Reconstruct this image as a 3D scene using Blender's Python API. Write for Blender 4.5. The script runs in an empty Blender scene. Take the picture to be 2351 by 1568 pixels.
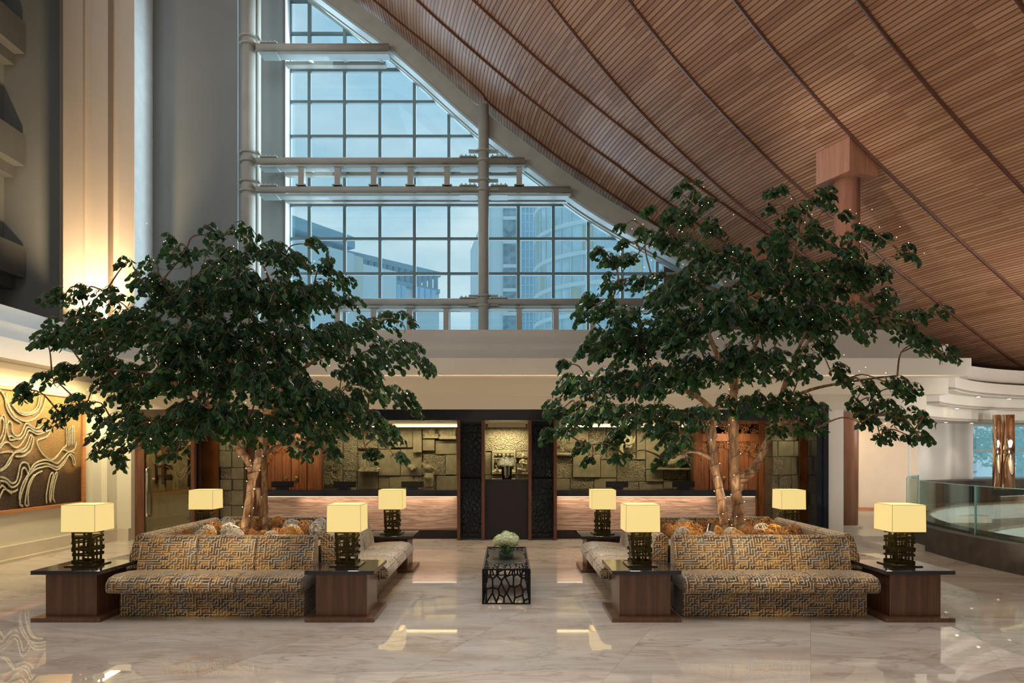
import bpy, bmesh, math, random
from mathutils import Vector, Matrix, noise
R=math.radians; PI=math.pi
random.seed(7)
sc=bpy.context.scene; COL=sc.collection
F=1567.0; CX=1163.5; HY=1040.0; EYE=1.8
def P(px,py,Y): return Vector(((px-CX)*Y/F, Y, EYE+(HY-py)*Y/F))   # survey: photo point at a known depth -> metres
def XX(px,Y): return (px-CX)*Y/F
def ZZ(py,Y): return EYE+(HY-py)*Y/F
# ---------------------------------------------------------------- materials
MATS={}
def nm(name):
    m=bpy.data.materials.new(name); m.use_nodes=True; nt=m.node_tree; nt.nodes.clear()
    out=nt.nodes.new('ShaderNodeOutputMaterial'); MATS[name]=m
    return m,nt,out
def N(nt,t,**k):
    n=nt.nodes.new(t)
    for a,b in k.items():
        if a.startswith('_'): setattr(n,a[1:],b)
        else:
            key=a.replace('__',' ')
            n.inputs[key].default_value=b
    return n
def L(nt,a,b): nt.links.new(a,b)
def c4(c): return (c[0],c[1],c[2],1)
def srgb(r,g,b):
    f=lambda v:(v/255/12.92) if v/255<=.04045 else ((v/255+.055)/1.055)**2.4
    return (f(r),f(g),f(b))
def ramp(nt,fac,stops,interp='LINEAR'):
    r=nt.nodes.new('ShaderNodeValToRGB'); r.color_ramp.interpolation=interp
    e=r.color_ramp.elements
    while len(e)<len(stops): e.new(.5)
    for i,(p,c) in enumerate(stops): e[i].position=p; e[i].color=c4(c) if len(c)==3 else c
    L(nt,fac,r.inputs[0]); return r.outputs[0]
def math_(nt,op,a,b=None,c=None):
    n=nt.nodes.new('ShaderNodeMath'); n.operation=op
    for i,v in enumerate((a,b,c)):
        if v is None: continue
        if isinstance(v,(int,float)): n.inputs[i].default_value=v
        else: L(nt,v,n.inputs[i])
    return n.outputs[0]
def mixc(nt,f,a,b):
    n=nt.nodes.new('ShaderNodeMix'); n.data_type='RGBA'
    if isinstance(f,(int,float)): n.inputs[0].default_value=f
    else: L(nt,f,n.inputs[0])
    for i,v in ((6,a),(7,b)):
        if isinstance(v,tuple): n.inputs[i].default_value=c4(v)
        else: L(nt,v,n.inputs[i])
    return n.outputs[2]
def coords(nt,scale=(1,1,1),rot=(0,0,0),kind='Object'):
    tc=nt.nodes.new('ShaderNodeTexCoord'); mp=nt.nodes.new('ShaderNodeMapping')
    mp.inputs['Scale'].default_value=scale; mp.inputs['Rotation'].default_value=rot
    L(nt,tc.outputs[kind],mp.inputs[0]); return mp.outputs[0]
def bump(nt,h,strength=.3,dist=.02):
    b=nt.nodes.new('ShaderNodeBump'); b.inputs['Strength'].default_value=strength; b.inputs['Distance'].default_value=dist
    L(nt,h,b.inputs['Height']); return b.outputs[0]
def simple(name,col,rough=.5,metal=0,var=.06,vs=3,bmp=0,spec=.5,emit=None,es=0,coat=0):
    m,nt,out=nm(name); b=N(nt,'ShaderNodeBsdfPrincipled',Roughness=rough,Metallic=metal)
    b.inputs['Specular IOR Level'].default_value=spec
    if coat: b.inputs['Coat Weight'].default_value=coat; b.inputs['Coat Roughness'].default_value=.08
    v=coords(nt); n=N(nt,'ShaderNodeTexNoise',Scale=vs,Detail=3.0); L(nt,v,n.inputs['Vector'])
    c=ramp(nt,n.outputs[0],[(.3,tuple(x*(1-var) for x in col)),(.7,tuple(min(1,x*(1+var)) for x in col))])
    L(nt,c,b.inputs['Base Color'])
    if bmp:
        n2=N(nt,'ShaderNodeTexNoise',Scale=vs*12,Detail=4.0); L(nt,v,n2.inputs['Vector']); L(nt,bump(nt,n2.outputs[0],bmp),b.inputs['Normal'])
    if emit: b.inputs['Emission Color'].default_value=c4(emit); b.inputs['Emission Strength'].default_value=es
    L(nt,b.outputs[0],out.inputs[0]); return m
def wood(name,c1,c2,rough=.35,scale=(1,1,1),coat=.3):
    m,nt,out=nm(name); b=N(nt,'ShaderNodeBsdfPrincipled',Roughness=rough)
    b.inputs['Coat Weight'].default_value=coat; b.inputs['Coat Roughness'].default_value=.15
    v=coords(nt,scale); n=N(nt,'ShaderNodeTexNoise',Scale=3.0,Detail=6.0,Distortion=.6); L(nt,v,n.inputs['Vector'])
    L(nt,ramp(nt,n.outputs[0],[(.3,c1),(.7,c2)]),b.inputs['Base Color'])
    L(nt,bump(nt,n.outputs[0],.1,.005),b.inputs['Normal'])
    L(nt,b.outputs[0],out.inputs[0]); return m
def emis(name,col,s):
    m,nt,out=nm(name); e=N(nt,'ShaderNodeEmission',Strength=s); e.inputs[0].default_value=c4(col)
    L(nt,e.outputs[0],out.inputs[0]); return m

M_plaster=simple('plaster',(.56,.52,.46),.8,var=.03,vs=.7)
M_grey=simple('grey_plaster',(.23,.24,.23),.85,var=.04,vs=.6)
M_cream=simple('cream_wall',(.62,.58,.46),.6,var=.03,vs=.8)
M_pil=simple('pilaster_plaster',(.55,.47,.38),.8,var=.03,vs=.6)
M_tan=simple('tan_wall',(.60,.48,.36),.6,var=.03)
M_white=simple('white_wall',(.66,.64,.60),.6,var=.02)
M_steel=simple('painted_steel',(.36,.35,.30),.42,var=.08,vs=2)
M_flange=simple('pale_painted_steel',(.38,.45,.44),.4,var=.05)
M_mull=simple('window_frame_metal',(.16,.22,.23),.4,var=.05)
M_black=simple('black_lacquer',(.012,.014,.022),.12,var=.1,coat=.5)
M_blackmetal=simple('black_metal',(.012,.013,.014),.3,metal=.6,var=.2)
M_bronze=simple('dark_bronze',(.055,.045,.014),.3,metal=.75,var=.25,vs=20)
M_dark=simple('dark_panel',(.011,.009,.012),.35,var=.1)
M_mullw=wood('red_brown_post',(.065,.02,.010),(.10,.033,.016),.35,(6,6,.7))
M_tablewood=wood('walnut_veneer',(.085,.036,.02),(.17,.075,.042),.32,(9,9,.35),coat=.4)
M_door=wood('teak_door',(.16,.05,.016),(.36,.14,.05),.42,(7,7,.6))
M_carvewood=simple('carved_teak',(.36,.16,.065),.5,var=.25,vs=14)
M_column=wood('lacquered_column_veneer',(.27,.115,.068),(.37,.175,.11),.25,(5,5,.3),coat=.7)
M_stone_s=simple('smooth_andesite',(.20,.175,.11),.85,var=.16,vs=7,bmp=.5)
M_goldrope=simple('silvered_rope',(.44,.38,.25),.4,metal=.3,var=.3,vs=40,bmp=.6)
M_framewood=wood('orange_frame_wood',(.33,.12,.04),(.46,.19,.075),.4,(2,.5,6))
M_basest=simple('travertine_skirting',(.56,.50,.40),.3,var=.07,vs=4)
M_chrome=simple('mirror_gold_steel',(.72,.52,.36),.07,metal=1,var=.1)
M_steelch=simple('chrome',(.75,.75,.72),.12,metal=1)
M_darkstone=simple('dark_slate',(.052,.043,.036),.55,var=.35,vs=5,bmp=.3)
M_terrace=simple('terrace_white',(.66,.68,.64),.5,var=.03)
M_terrtread=simple('terrace_tread',(.20,.145,.10),.35,var=.08)
M_wickb=simple('brown_wicker',(.26,.115,.035),.6,var=.4,vs=20)
M_wicko=simple('amber_wicker',(.52,.26,.07),.6,var=.35,vs=20)
M_wickw=simple('grey_wicker',(.50,.48,.46),.6,var=.3,vs=20)
M_ledge=simple('planter_ledge',(.20,.16,.12),.35,var=.08)
M_soil=simple('planter_bed',(.05,.035,.02),.9,var=.3,vs=10)
M_cable=simple('black_cable',(.01,.01,.01),.5)
M_bulb=emis('fairy_bulb',(1,.70,.36),6)
M_led=emis('led_strip',(1,.80,.58),1.5)
M_cove=emis('cove_glow',(1,.78,.45),2.2)
M_down=emis('downlight_lamp',(1,.9,.7),6)
M_flower=simple('hydrangea_petals',(.74,.78,.50),.6,var=.2,vs=25)
M_flowerw=simple('white_hydrangea',(.86,.85,.62),.6,var=.15,vs=25)
M_stem=simple('green_stem',(.07,.2,.04),.5)
M_monitor=simple('monitor_plastic',(.012,.012,.02),.3)
M_brass=simple('aged_brass',(.5,.36,.14),.35,metal=.9)
M_hazeA=simple('pale_concrete_facade',(.42,.52,.56),.9,var=.04,vs=.1,emit=(.42,.68,.85),es=.16)  # M_haze facades: emission is airlight haze put into the material, not lit surfaces
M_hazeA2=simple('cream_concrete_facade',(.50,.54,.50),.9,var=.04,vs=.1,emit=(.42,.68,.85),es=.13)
M_hazeD=simple('shaded_concrete',(.20,.34,.42),.9,var=.05,vs=.1,emit=(.42,.68,.85),es=.10)  # darker concrete copy: shade put into its colour, haze into its glow
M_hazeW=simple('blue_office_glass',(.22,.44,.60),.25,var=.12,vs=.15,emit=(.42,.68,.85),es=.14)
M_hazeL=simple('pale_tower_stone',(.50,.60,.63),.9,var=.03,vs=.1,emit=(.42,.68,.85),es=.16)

def mat_shade():
    m,nt,out=nm('lit_cream_shade'); 
    v=coords(nt); g=N(nt,'ShaderNodeSeparateXYZ'); L(nt,v,g.inputs[0])
    z=math_(nt,'MULTIPLY_ADD',g.outputs[2],1/.30,-3.1)
    n=N(nt,'ShaderNodeTexNoise',Scale=4.0); L(nt,v,n.inputs['Vector'])
    f=math_(nt,'ADD',z,math_(nt,'MULTIPLY',n.outputs[0],.25))
    c=ramp(nt,f,[(0,srgb(243,214,140)),(.6,srgb(246,222,150)),(1,srgb(252,236,176))])
    e=N(nt,'ShaderNodeEmission',Strength=.93); L(nt,c,e.inputs[0])
    d=N(nt,'ShaderNodeBsdfDiffuse'); d.inputs[0].default_value=(.25,.2,.1,1)
    a=nt.nodes.new('ShaderNodeAddShader'); L(nt,e.outputs[0],a.inputs[0]); L(nt,d.outputs[0],a.inputs[1])
    L(nt,a.outputs[0],out.inputs[0]); return m
M_shade=mat_shade()

def mat_glass(name,tint,refl=.07,rough=0.0):
    m,nt,out=nm(name)
    t=N(nt,'ShaderNodeBsdfTransparent'); t.inputs[0].default_value=c4(tint)
    g=N(nt,'ShaderNodeBsdfGlossy',Roughness=rough); g.inputs[0].default_value=(.9,.97,1,1)
    lw=N(nt,'ShaderNodeLayerWeight',Blend=.25)
    f=math_(nt,'MULTIPLY_ADD',lw.outputs['Fresnel'],.5,refl*.4)
    mx=nt.nodes.new('ShaderNodeMixShader'); L(nt,f,mx.inputs[0]); L(nt,t.outputs[0],mx.inputs[1]); L(nt,g.outputs[0],mx.inputs[2])
    L(nt,mx.outputs[0],out.inputs[0]); return m
M_glass=mat_glass('window_glass',(.93,.95,.955))
M_bal=mat_glass('balustrade_glass',(.84,.92,.89),.12)
M_vaseglass=mat_glass('clear_vase_glass',(.85,.93,.86),.2)
M_darkglass=mat_glass('smoked_vase_glass',(.12,.13,.11),.3)
M_doorglass=mat_glass('door_glass',(.80,.74,.58),.22)
M_edge=simple('green_glass_edge',(.20,.42,.38),.15,var=.05)

def mat_floor():
    m,nt,out=nm('polished_marble'); b=N(nt,'ShaderNodeBsdfPrincipled',Roughness=.022)
    b.inputs['Specular IOR Level'].default_value=.5
    b.inputs['IOR'].default_value=2.25
    tc=nt.nodes.new('ShaderNodeTexCoord')
    # tiles about 0.95 m
    mp=nt.nodes.new('ShaderNodeMapping'); mp.inputs['Rotation'].default_value=(0,0,R(-66)); L(nt,tc.outputs['Object'],mp.inputs[0])
    br=N(nt,'ShaderNodeTexBrick',Scale=1.0); br.offset=0; br.squash=1
    br.inputs['Brick Width'].default_value=1.5; br.inputs['Row Height'].default_value=1.5; br.inputs['Mortar Size'].default_value=.0018
    br.inputs['Color1'].default_value=(0,0,0,1); br.inputs['Color2'].default_value=(1,1,1,1); br.inputs['Bias'].default_value=0
    L(nt,mp.outputs[0],br.inputs['Vector'])
    off=nt.nodes.new('ShaderNodeVectorMath'); off.operation='MULTIPLY_ADD'
    L(nt,br.outputs['Color'],off.inputs[0]); off.inputs[1].default_value=(5,7,3); L(nt,tc.outputs['Object'],off.inputs[2])
    mp2=nt.nodes.new('ShaderNodeMapping'); mp2.inputs['Rotation'].default_value=(0,0,.6); mp2.inputs['Scale'].default_value=(.35,1.25,1); L(nt,off.outputs[0],mp2.inputs[0])
    n=N(nt,'ShaderNodeTexNoise',Scale=1.3,Detail=8.0,Distortion=1.6); n.inputs['Roughness'].default_value=.62; L(nt,mp2.outputs[0],n.inputs['Vector'])
    base=ramp(nt,n.outputs[0],[(.25,(.40,.32,.26)),(.42,(.50,.42,.35)),(.55,(.57,.50,.43)),(.8,(.66,.60,.54))])
    n2=N(nt,'ShaderNodeTexNoise',Scale=2.2,Detail=9.0,Distortion=2.4); L(nt,mp2.outputs[0],n2.inputs['Vector'])
    vein=math_(nt,'ABSOLUTE',math_(nt,'SUBTRACT',n2.outputs[0],.5))
    vf=ramp(nt,vein,[(0,(.75,.75,.75)),(.018,(.3,.3,.3)),(.05,(0,0,0))])
    vm=N(nt,'ShaderNodeTexNoise',Scale=.7,Detail=2.0); L(nt,mp2.outputs[0],vm.inputs['Vector'])
    c=mixc(nt,math_(nt,'MULTIPLY',vf,ramp(nt,vm.outputs[0],[(.45,(0,0,0)),(.65,(.9,.9,.9))])),base,(.20,.12,.075))
    c=mixc(nt,br.outputs['Fac'],c,(.34,.27,.2))
    L(nt,c,b.inputs['Base Color']); L(nt,b.outputs[0],out.inputs[0]); return m
M_floor=mat_floor()

def mat_ceiling():
    m,nt,out=nm('slatted_timber_ceiling'); b=N(nt,'ShaderNodeBsdfPrincipled',Roughness=.38)
    b.inputs['Specular IOR Level'].default_value=.45
    uv=nt.nodes.new('ShaderNodeUVMap'); uv.uv_map='UVMap'
    s=N(nt,'ShaderNodeSeparateXYZ'); L(nt,uv.outputs[0],s.inputs[0])
    w=math_(nt,'MULTIPLY',s.outputs[0],1/.088)
    fr=math_(nt,'FRACT',w); fl=math_(nt,'FLOOR',w)
    # each slat broken into boards along its length
    seg=math_(nt,'FLOOR',math_(nt,'MULTIPLY',s.outputs[1],1/1.82))
    wn=nt.nodes.new('ShaderNodeTexWhiteNoise'); wn.noise_dimensions='2D'
    cb=nt.nodes.new('ShaderNodeCombineXYZ'); L(nt,fl,cb.inputs[0]); L(nt,seg,cb.inputs[1]); L(nt,cb.outputs[0],wn.inputs[0])
    grain=nt.nodes.new('ShaderNodeTexNoise'); grain.inputs['Scale'].default_value=1.0; grain.inputs['Detail'].default_value=5
    mp=nt.nodes.new('ShaderNodeMapping'); mp.inputs['Scale'].default_value=(30,1.2,1); L(nt,uv.outputs[0],mp.inputs[0]); L(nt,mp.outputs[0],grain.inputs['Vector'])
    big=nt.nodes.new('ShaderNodeTexNoise'); big.inputs['Scale'].default_value=1.0
    mp3=nt.nodes.new('ShaderNodeMapping'); mp3.inputs['Scale'].default_value=(1.6,.15,1); L(nt,uv.outputs[0],mp3.inputs[0]); L(nt,mp3.outputs[0],big.inputs['Vector'])
    k=math_(nt,'ADD',math_(nt,'MULTIPLY',wn.outputs[0],.42),math_(nt,'ADD',math_(nt,'MULTIPLY',grain.outputs[0],.3),math_(nt,'MULTIPLY',big.outputs[0],.35)))
    c=ramp(nt,k,[(.2,(.25,.112,.058)),(.5,(.36,.18,.10)),(.85,(.46,.26,.155))])
    gap=math_(nt,'GREATER_THAN',fr,.86)
    c=mixc(nt,gap,c,(.07,.028,.014))
    L(nt,c,b.inputs['Base Color'])
    prof=math_(nt,'ABSOLUTE',math_(nt,'SUBTRACT',fr,.42))
    h=ramp(nt,prof,[(.3,(1,1,1)),(.42,(0,0,0))])
    L(nt,bump(nt,h,.7,.02),b.inputs['Normal'])
    L(nt,b.outputs[0],out.inputs[0]); return m
M_ceil=mat_ceiling()
M_seam=simple('ceiling_seam_timber',(.10,.035,.018),.4,var=.1)

def mat_fabric():
    m,nt,out=nm('maze_brocade'); b=N(nt,'ShaderNodeBsdfPrincipled',Roughness=.5)
    b.inputs['Sheen Weight'].default_value=.25
    tc=nt.nodes.new('ShaderNodeTexCoord'); s=N(nt,'ShaderNodeSeparateXYZ'); L(nt,tc.outputs['Object'],s.inputs[0])
    nn=N(nt,'ShaderNodeSeparateXYZ'); L(nt,tc.outputs['Normal'],nn.inputs[0])
    side=math_(nt,'GREATER_THAN',math_(nt,'ABSOLUTE',nn.outputs[0]),.75)
    u=math_(nt,'ADD',math_(nt,'MULTIPLY',s.outputs[0],math_(nt,'SUBTRACT',1,side)),math_(nt,'MULTIPLY',s.outputs[1],side))
    top=math_(nt,'GREATER_THAN',math_(nt,'ABSOLUTE',nn.outputs[2]),.72)
    v=math_(nt,'ADD',math_(nt,'MULTIPLY',s.outputs[2],math_(nt,'SUBTRACT',1,top)),math_(nt,'MULTIPLY',s.outputs[1],top))
    k=1/.0255
    U=math_(nt,'MULTIPLY',u,k*.82); V=math_(nt,'MULTIPLY',v,k)
    fu=math_(nt,'FLOOR',U); fv=math_(nt,'FLOOR',V); ru=math_(nt,'FRACT',U); rv=math_(nt,'FRACT',V)
    # key-fret: rows of horizontal runs linked by vertical returns
    wn=nt.nodes.new('ShaderNodeTexWhiteNoise'); wn.noise_dimensions='2D'
    cb=nt.nodes.new('ShaderNodeCombineXYZ'); L(nt,fu,cb.inputs[0]); L(nt,fv,cb.inputs[1]); L(nt,cb.outputs[0],wn.inputs[0])
    par=math_(nt,'PINGPONG',math_(nt,'ADD',fu,fv),1)
    pick=math_(nt,'GREATER_THAN',math_(nt,'ADD',wn.outputs[0],math_(nt,'MULTIPLY',par,.25)),.64)   # 1 = vertical return
    lh=math_(nt,'LESS_THAN',rv,.27); lv=math_(nt,'LESS_THAN',ru,.25)
    line=math_(nt,'ADD',math_(nt,'MULTIPLY',lv,pick),math_(nt,'MULTIPLY',lh,math_(nt,'SUBTRACT',1,pick)))
    cn=nt.nodes.new('ShaderNodeTexWhiteNoise'); cn.noise_dimensions='2D'
    cb2=nt.nodes.new('ShaderNodeCombineXYZ'); L(nt,math_(nt,'FLOOR',math_(nt,'MULTIPLY',U,.34)),cb2.inputs[0]); L(nt,math_(nt,'FLOOR',math_(nt,'MULTIPLY',V,.5)),cb2.inputs[1]); L(nt,cb2.outputs[0],cn.inputs[0])
    fill=ramp(nt,cn.outputs[0],[(0,(.13,.06,.014)),(.36,(.05,.03,.018)),(.58,(.085,.075,.07)),(.8,(.21,.115,.025))],'CONSTANT')
    c=mixc(nt,line,fill,(.50,.41,.29))
    L(nt,c,b.inputs['Base Color'])
    L(nt,bump(nt,line,.35,.004),b.inputs['Normal'])
    L(nt,b.outputs[0],out.inputs[0]); return m
M_fabric=mat_fabric()

def mat_travertine():
    m,nt,out=nm('banded_travertine'); b=N(nt,'ShaderNodeBsdfPrincipled',Roughness=.3)
    v=coords(nt,(.4,1,4.2)); n=N(nt,'ShaderNodeTexNoise',Scale=1.4,Detail=10.0,Distortion=1.1); n.inputs['Roughness'].default_value=.6; L(nt,v,n.inputs['Vector'])
    w=nt.nodes.new('ShaderNodeTexWave'); w.bands_direction='Z'; w.inputs['Scale'].default_value=1.5; w.inputs['Distortion'].default_value=9; w.inputs['Detail'].default_value=6; w.inputs['Detail Scale'].default_value=1.0
    L(nt,coords(nt,(.28,1,2.2)),w.inputs['Vector'])
    k=math_(nt,'ADD',math_(nt,'MULTIPLY',w.outputs['Fac'],.12),math_(nt,'MULTIPLY',n.outputs[0],.92))
    L(nt,ramp(nt,k,[(.30,(.11,.065,.05)),(.43,(.30,.19,.14)),(.50,(.44,.31,.235)),(.55,(.22,.13,.095)),(.62,(.42,.29,.22)),(.78,(.52,.40,.31))]),b.inputs['Base Color'])
    L(nt,b.outputs[0],out.inputs[0]); return m
M_trav=mat_travertine()

def mat_rough():
    m,nt,out=nm('pitted_andesite'); b=N(nt,'ShaderNodeBsdfPrincipled',Roughness=.9)
    v=coords(nt); n=N(nt,'ShaderNodeTexVoronoi',Scale=34.0); L(nt,v,n.inputs['Vector'])
    n2=N(nt,'ShaderNodeTexNoise',Scale=24.0,Detail=6.0); L(nt,v,n2.inputs['Vector'])
    k=math_(nt,'ADD',math_(nt,'MULTIPLY',n.outputs['Distance'],.7),math_(nt,'MULTIPLY',n2.outputs[0],.8))
    L(nt,ramp(nt,k,[(.35,(.10,.085,.05)),(.6,(.20,.17,.105)),(.9,(.26,.23,.15))]),b.inputs['Base Color'])
    L(nt,bump(nt,k,1.0,.05),b.inputs['Normal']); L(nt,b.outputs[0],out.inputs[0]); return m
M_stone_r=mat_rough()
M_relief=simple('carved_andesite',(.27,.235,.15),.8,var=.2,vs=18,bmp=.35)

def mat_canvas():
    m,nt,out=nm('woven_gold_and_umber_panel'); b=N(nt,'ShaderNodeBsdfPrincipled',Roughness=.42,Metallic=.3)
    v=coords(nt); s=N(nt,'ShaderNodeSeparateXYZ'); L(nt,v,s.inputs[0])
    n=N(nt,'ShaderNodeTexNoise',Scale=.9,Detail=3.0); L(nt,v,n.inputs['Vector'])
    k=math_(nt,'ADD',s.outputs[2],math_(nt,'MULTIPLY',math_(nt,'SUBTRACT',n.outputs[0],.5),1.6))
    c=ramp(nt,math_(nt,'MULTIPLY_ADD',k,.5,-.03),[(0,(.028,.015,.008)),(.36,(.06,.03,.012)),(.45,(.30,.16,.045)),(.8,(.42,.26,.08))])
    n2=N(nt,'ShaderNodeTexNoise',Scale=60.0,Detail=3.0); L(nt,v,n2.inputs['Vector'])
    c=mixc(nt,math_(nt,'MULTIPLY',n2.outputs[0],.5),c,(.05,.02,.005))
    L(nt,c,b.inputs['Base Color']); L(nt,bump(nt,n2.outputs[0],.9,.02),b.inputs['Normal'])
    L(nt,b.outputs[0],out.inputs[0]); return m
M_canvas=mat_canvas()

def mat_leaf():
    m,nt,out=nm('ficus_leaf'); b=N(nt,'ShaderNodeBsdfPrincipled',Roughness=.36)
    oi=nt.nodes.new('ShaderNodeNewGeometry')
    c=ramp(nt,oi.outputs['Random Per Island'],[(0,(.008,.028,.018)),(.5,(.015,.048,.024)),(.85,(.028,.078,.026)),(1,(.05,.115,.03))])
    L(nt,c,b.inputs['Base Color'])
    t=N(nt,'ShaderNodeBsdfTranslucent'); L(nt,mixc(nt,.5,c,(.06,.22,.03)),t.inputs[0])
    mx=nt.nodes.new('ShaderNodeMixShader'); mx.inputs[0].default_value=.25
    L(nt,b.outputs[0],mx.inputs[1]); L(nt,t.outputs[0],mx.inputs[2]); L(nt,mx.outputs[0],out.inputs[0]); return m
M_leaf=mat_leaf()
def mat_bark():
    m,nt,out=nm('knotty_bark'); b=N(nt,'ShaderNodeBsdfPrincipled',Roughness=.75)
    v=coords(nt,(4,4,1.1)); n=N(nt,'ShaderNodeTexNoise',Scale=3.5,Detail=8.0,Distortion=.8); L(nt,v,n.inputs['Vector'])
    L(nt,ramp(nt,n.outputs[0],[(.3,(.06,.03,.016)),(.5,(.17,.09,.045)),(.72,(.36,.24,.15))]),b.inputs['Base Color'])
    L(nt,bump(nt,n.outputs[0],.6,.03),b.inputs['Normal']); L(nt,b.outputs[0],out.inputs[0]); return m
M_bark=mat_bark()

# ---------------------------------------------------------------- mesh builder
class MB:
    def __init__(s): s.v=[]; s.f=[]; s.mi=[]; s.cur=0
    def add(s,vs,fs):
        o=len(s.v); s.v+= [tuple(v) for v in vs]
        for f in fs: s.f.append([i+o for i in f]); s.mi.append(s.cur)
    def box(s,x0,x1,y0,y1,z0,z1):
        s.add([(x0,y0,z0),(x1,y0,z0),(x1,y1,z0),(x0,y1,z0),(x0,y0,z1),(x1,y0,z1),(x1,y1,z1),(x0,y1,z1)],
              [(0,3,2,1),(4,5,6,7),(0,1,5,4),(1,2,6,5),(2,3,7,6),(3,0,4,7)])
    def obox(s,c,ax,ay,az):
        c=Vector(c);ax=Vector(ax);ay=Vector(ay);az=Vector(az)
        vs=[c+ax*i+ay*j+az*k for k in(-1,1) for i,j in((-1,-1),(1,-1),(1,1),(-1,1))]
        s.add(vs,[(0,3,2,1),(4,5,6,7),(0,1,5,4),(1,2,6,5),(2,3,7,6),(3,0,4,7)])
    def bar(s,p,q,w,h,up=(0,0,1)):
        p=Vector(p);q=Vector(q); d=q-p; l=d.length
        if l<1e-6: return
        d/=l; u=Vector(up)
        if abs(d.dot(u))>.98: u=Vector((0,1,0))
        a=d.cross(u).normalized(); b=a.cross(d)
        s.obox((p+q)/2,d*l/2,a*w/2,b*h/2)
    def tube(s,pts,rad,n=8,cap=True,closed=False):
        pts=[Vector(p) for p in pts]; m=len(pts)
        if not isinstance(rad,(list,tuple)): rad=[rad]*m
        o=[]; prev=None
        for i,p in enumerate(pts):
            if closed: t=pts[(i+1)%m]-pts[i-1]
            else: t=pts[min(i+1,m-1)]-pts[max(i-1,0)]
            if t.length<1e-9: t=Vector((0,0,1))
            t.normalize()
            if prev is None:
                a=t.orthogonal().normalized()
            else:
                a=prev-t*prev.dot(t)
                if a.length<1e-6: a=t.orthogonal()
                a.normalize()
            prev=a; b=t.cross(a)
            o.append([p+(a*math.cos(2*PI*k/n)+b*math.sin(2*PI*k/n))*rad[i] for k in range(n)])
        vs=[v for r in o for v in r]; fs=[]
        for i in range(m if closed else m-1):
            j=(i+1)%m
            for k in range(n):
                k2=(k+1)%n; fs.append((i*n+k,i*n+k2,j*n+k2,j*n+k))
        if cap and not closed:
            fs.append(tuple(reversed(range(n)))); fs.append(tuple((m-1)*n+k for k in range(n)))
        s.add(vs,fs)
    def cyl(s,x,y,z0,z1,r,n=32,r1=None):
        s.tube([(x,y,z0),(x,y,z1)],[r,r if r1 is None else r1],n)
    def sphere(s,c,r,nu=12,nv=8,sc=(1,1,1)):
        vs=[];fs=[]
        for j in range(nv+1):
            t=PI*j/nv
            for i in range(nu):
                a=2*PI*i/nu; vs.append((c[0]+r*sc[0]*math.sin(t)*math.cos(a),c[1]+r*sc[1]*math.sin(t)*math.sin(a),c[2]+r*sc[2]*math.cos(t)))
        for j in range(nv):
            for i in range(nu): fs.append((j*nu+i,(j+1)*nu+i,(j+1)*nu+(i+1)%nu,j*nu+(i+1)%nu))
        s.add(vs,fs)
    def prism(s,pts,z0,z1):   # plan polygon extruded in z
        n=len(pts); s.add([(p[0],p[1],z0) for p in pts]+[(p[0],p[1],z1) for p in pts],
          [tuple(reversed(range(n))),tuple(range(n,2*n))]+[(i,(i+1)%n,n+(i+1)%n,n+i) for i in range(n)])
    def prismy(s,pts,y0,y1):  # xz polygon extruded in y
        n=len(pts); s.add([(p[0],y0,p[1]) for p in pts]+[(p[0],y1,p[1]) for p in pts],
          [tuple(range(n)),tuple(reversed(range(n,2*n)))]+[(i,n+i,n+(i+1)%n,(i+1)%n) for i in range(n)])
    def arcwall(s,cx,cy,r0,r1,z0,z1,a0,a1,n=48):
        vs=[];fs=[]
        for i in range(n+1):
            a=R(a0+(a1-a0)*i/n); ca,sa=math.cos(a),math.sin(a)
            vs+=[(cx+r0*ca,cy+r0*sa,z0),(cx+r1*ca,cy+r1*sa,z0),(cx+r1*ca,cy+r1*sa,z1),(cx+r0*ca,cy+r0*sa,z1)]
        for i in range(n):
            for k in range(4): fs.append((4*i+k,4*i+(k+1)%4,4*i+4+(k+1)%4,4*i+4+k))
        fs+= [(0,1,2,3),(4*n+3,4*n+2,4*n+1,4*n)]
        s.add(vs,fs)
    def build(s,name,mat,parent=None,smooth=False,bevel=0,seg=2,origin=None):
        me=bpy.data.meshes.new(name)
        v=s.v
        if origin is not None: v=[(a-origin[0],b-origin[1],c-origin[2]) for a,b,c in v]
        me.from_pydata(v,[],s.f)
        for m in (mat if isinstance(mat,list) else [mat]): me.materials.append(m)
        if isinstance(mat,list):
            for p,i in zip(me.polygons,s.mi): p.material_index=i
        me.update(); me.validate()
        bm=bmesh.new(); bm.from_mesh(me); bmesh.ops.recalc_face_normals(bm,faces=bm.faces); bm.to_mesh(me); bm.free()
        if smooth:
            for p in me.polygons: p.use_smooth=True
        o=bpy.data.objects.new(name,me); COL.objects.link(o)
        if origin is not None: o.location=origin
        if parent: o.parent=parent
        if bevel:
            md=o.modifiers.new('bevel','BEVEL'); md.width=bevel; md.segments=seg; md.limit_method='ANGLE'; md.angle_limit=R(35)
        return o
def tag(o,label=None,cat=None,group=None,kind=None):
    if label: o['label']=label
    if cat: o['category']=cat
    if group: o['group']=group
    if kind: o['kind']=kind
    return o
def empty(name,loc,label,cat,group=None,rz=0):
    o=bpy.data.objects.new(name,None); COL.objects.link(o); o.location=loc; o.rotation_euler=(0,0,rz); o.empty_display_size=.1
    return tag(o,label,cat,group)
def struct(o): o['kind']='structure'; return o
def copy_tree(o,parent=None):
    c=o.copy(); COL.objects.link(c)
    if parent: c.parent=parent
    for ch in list(o.children): copy_tree(ch,c)
    return c
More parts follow.
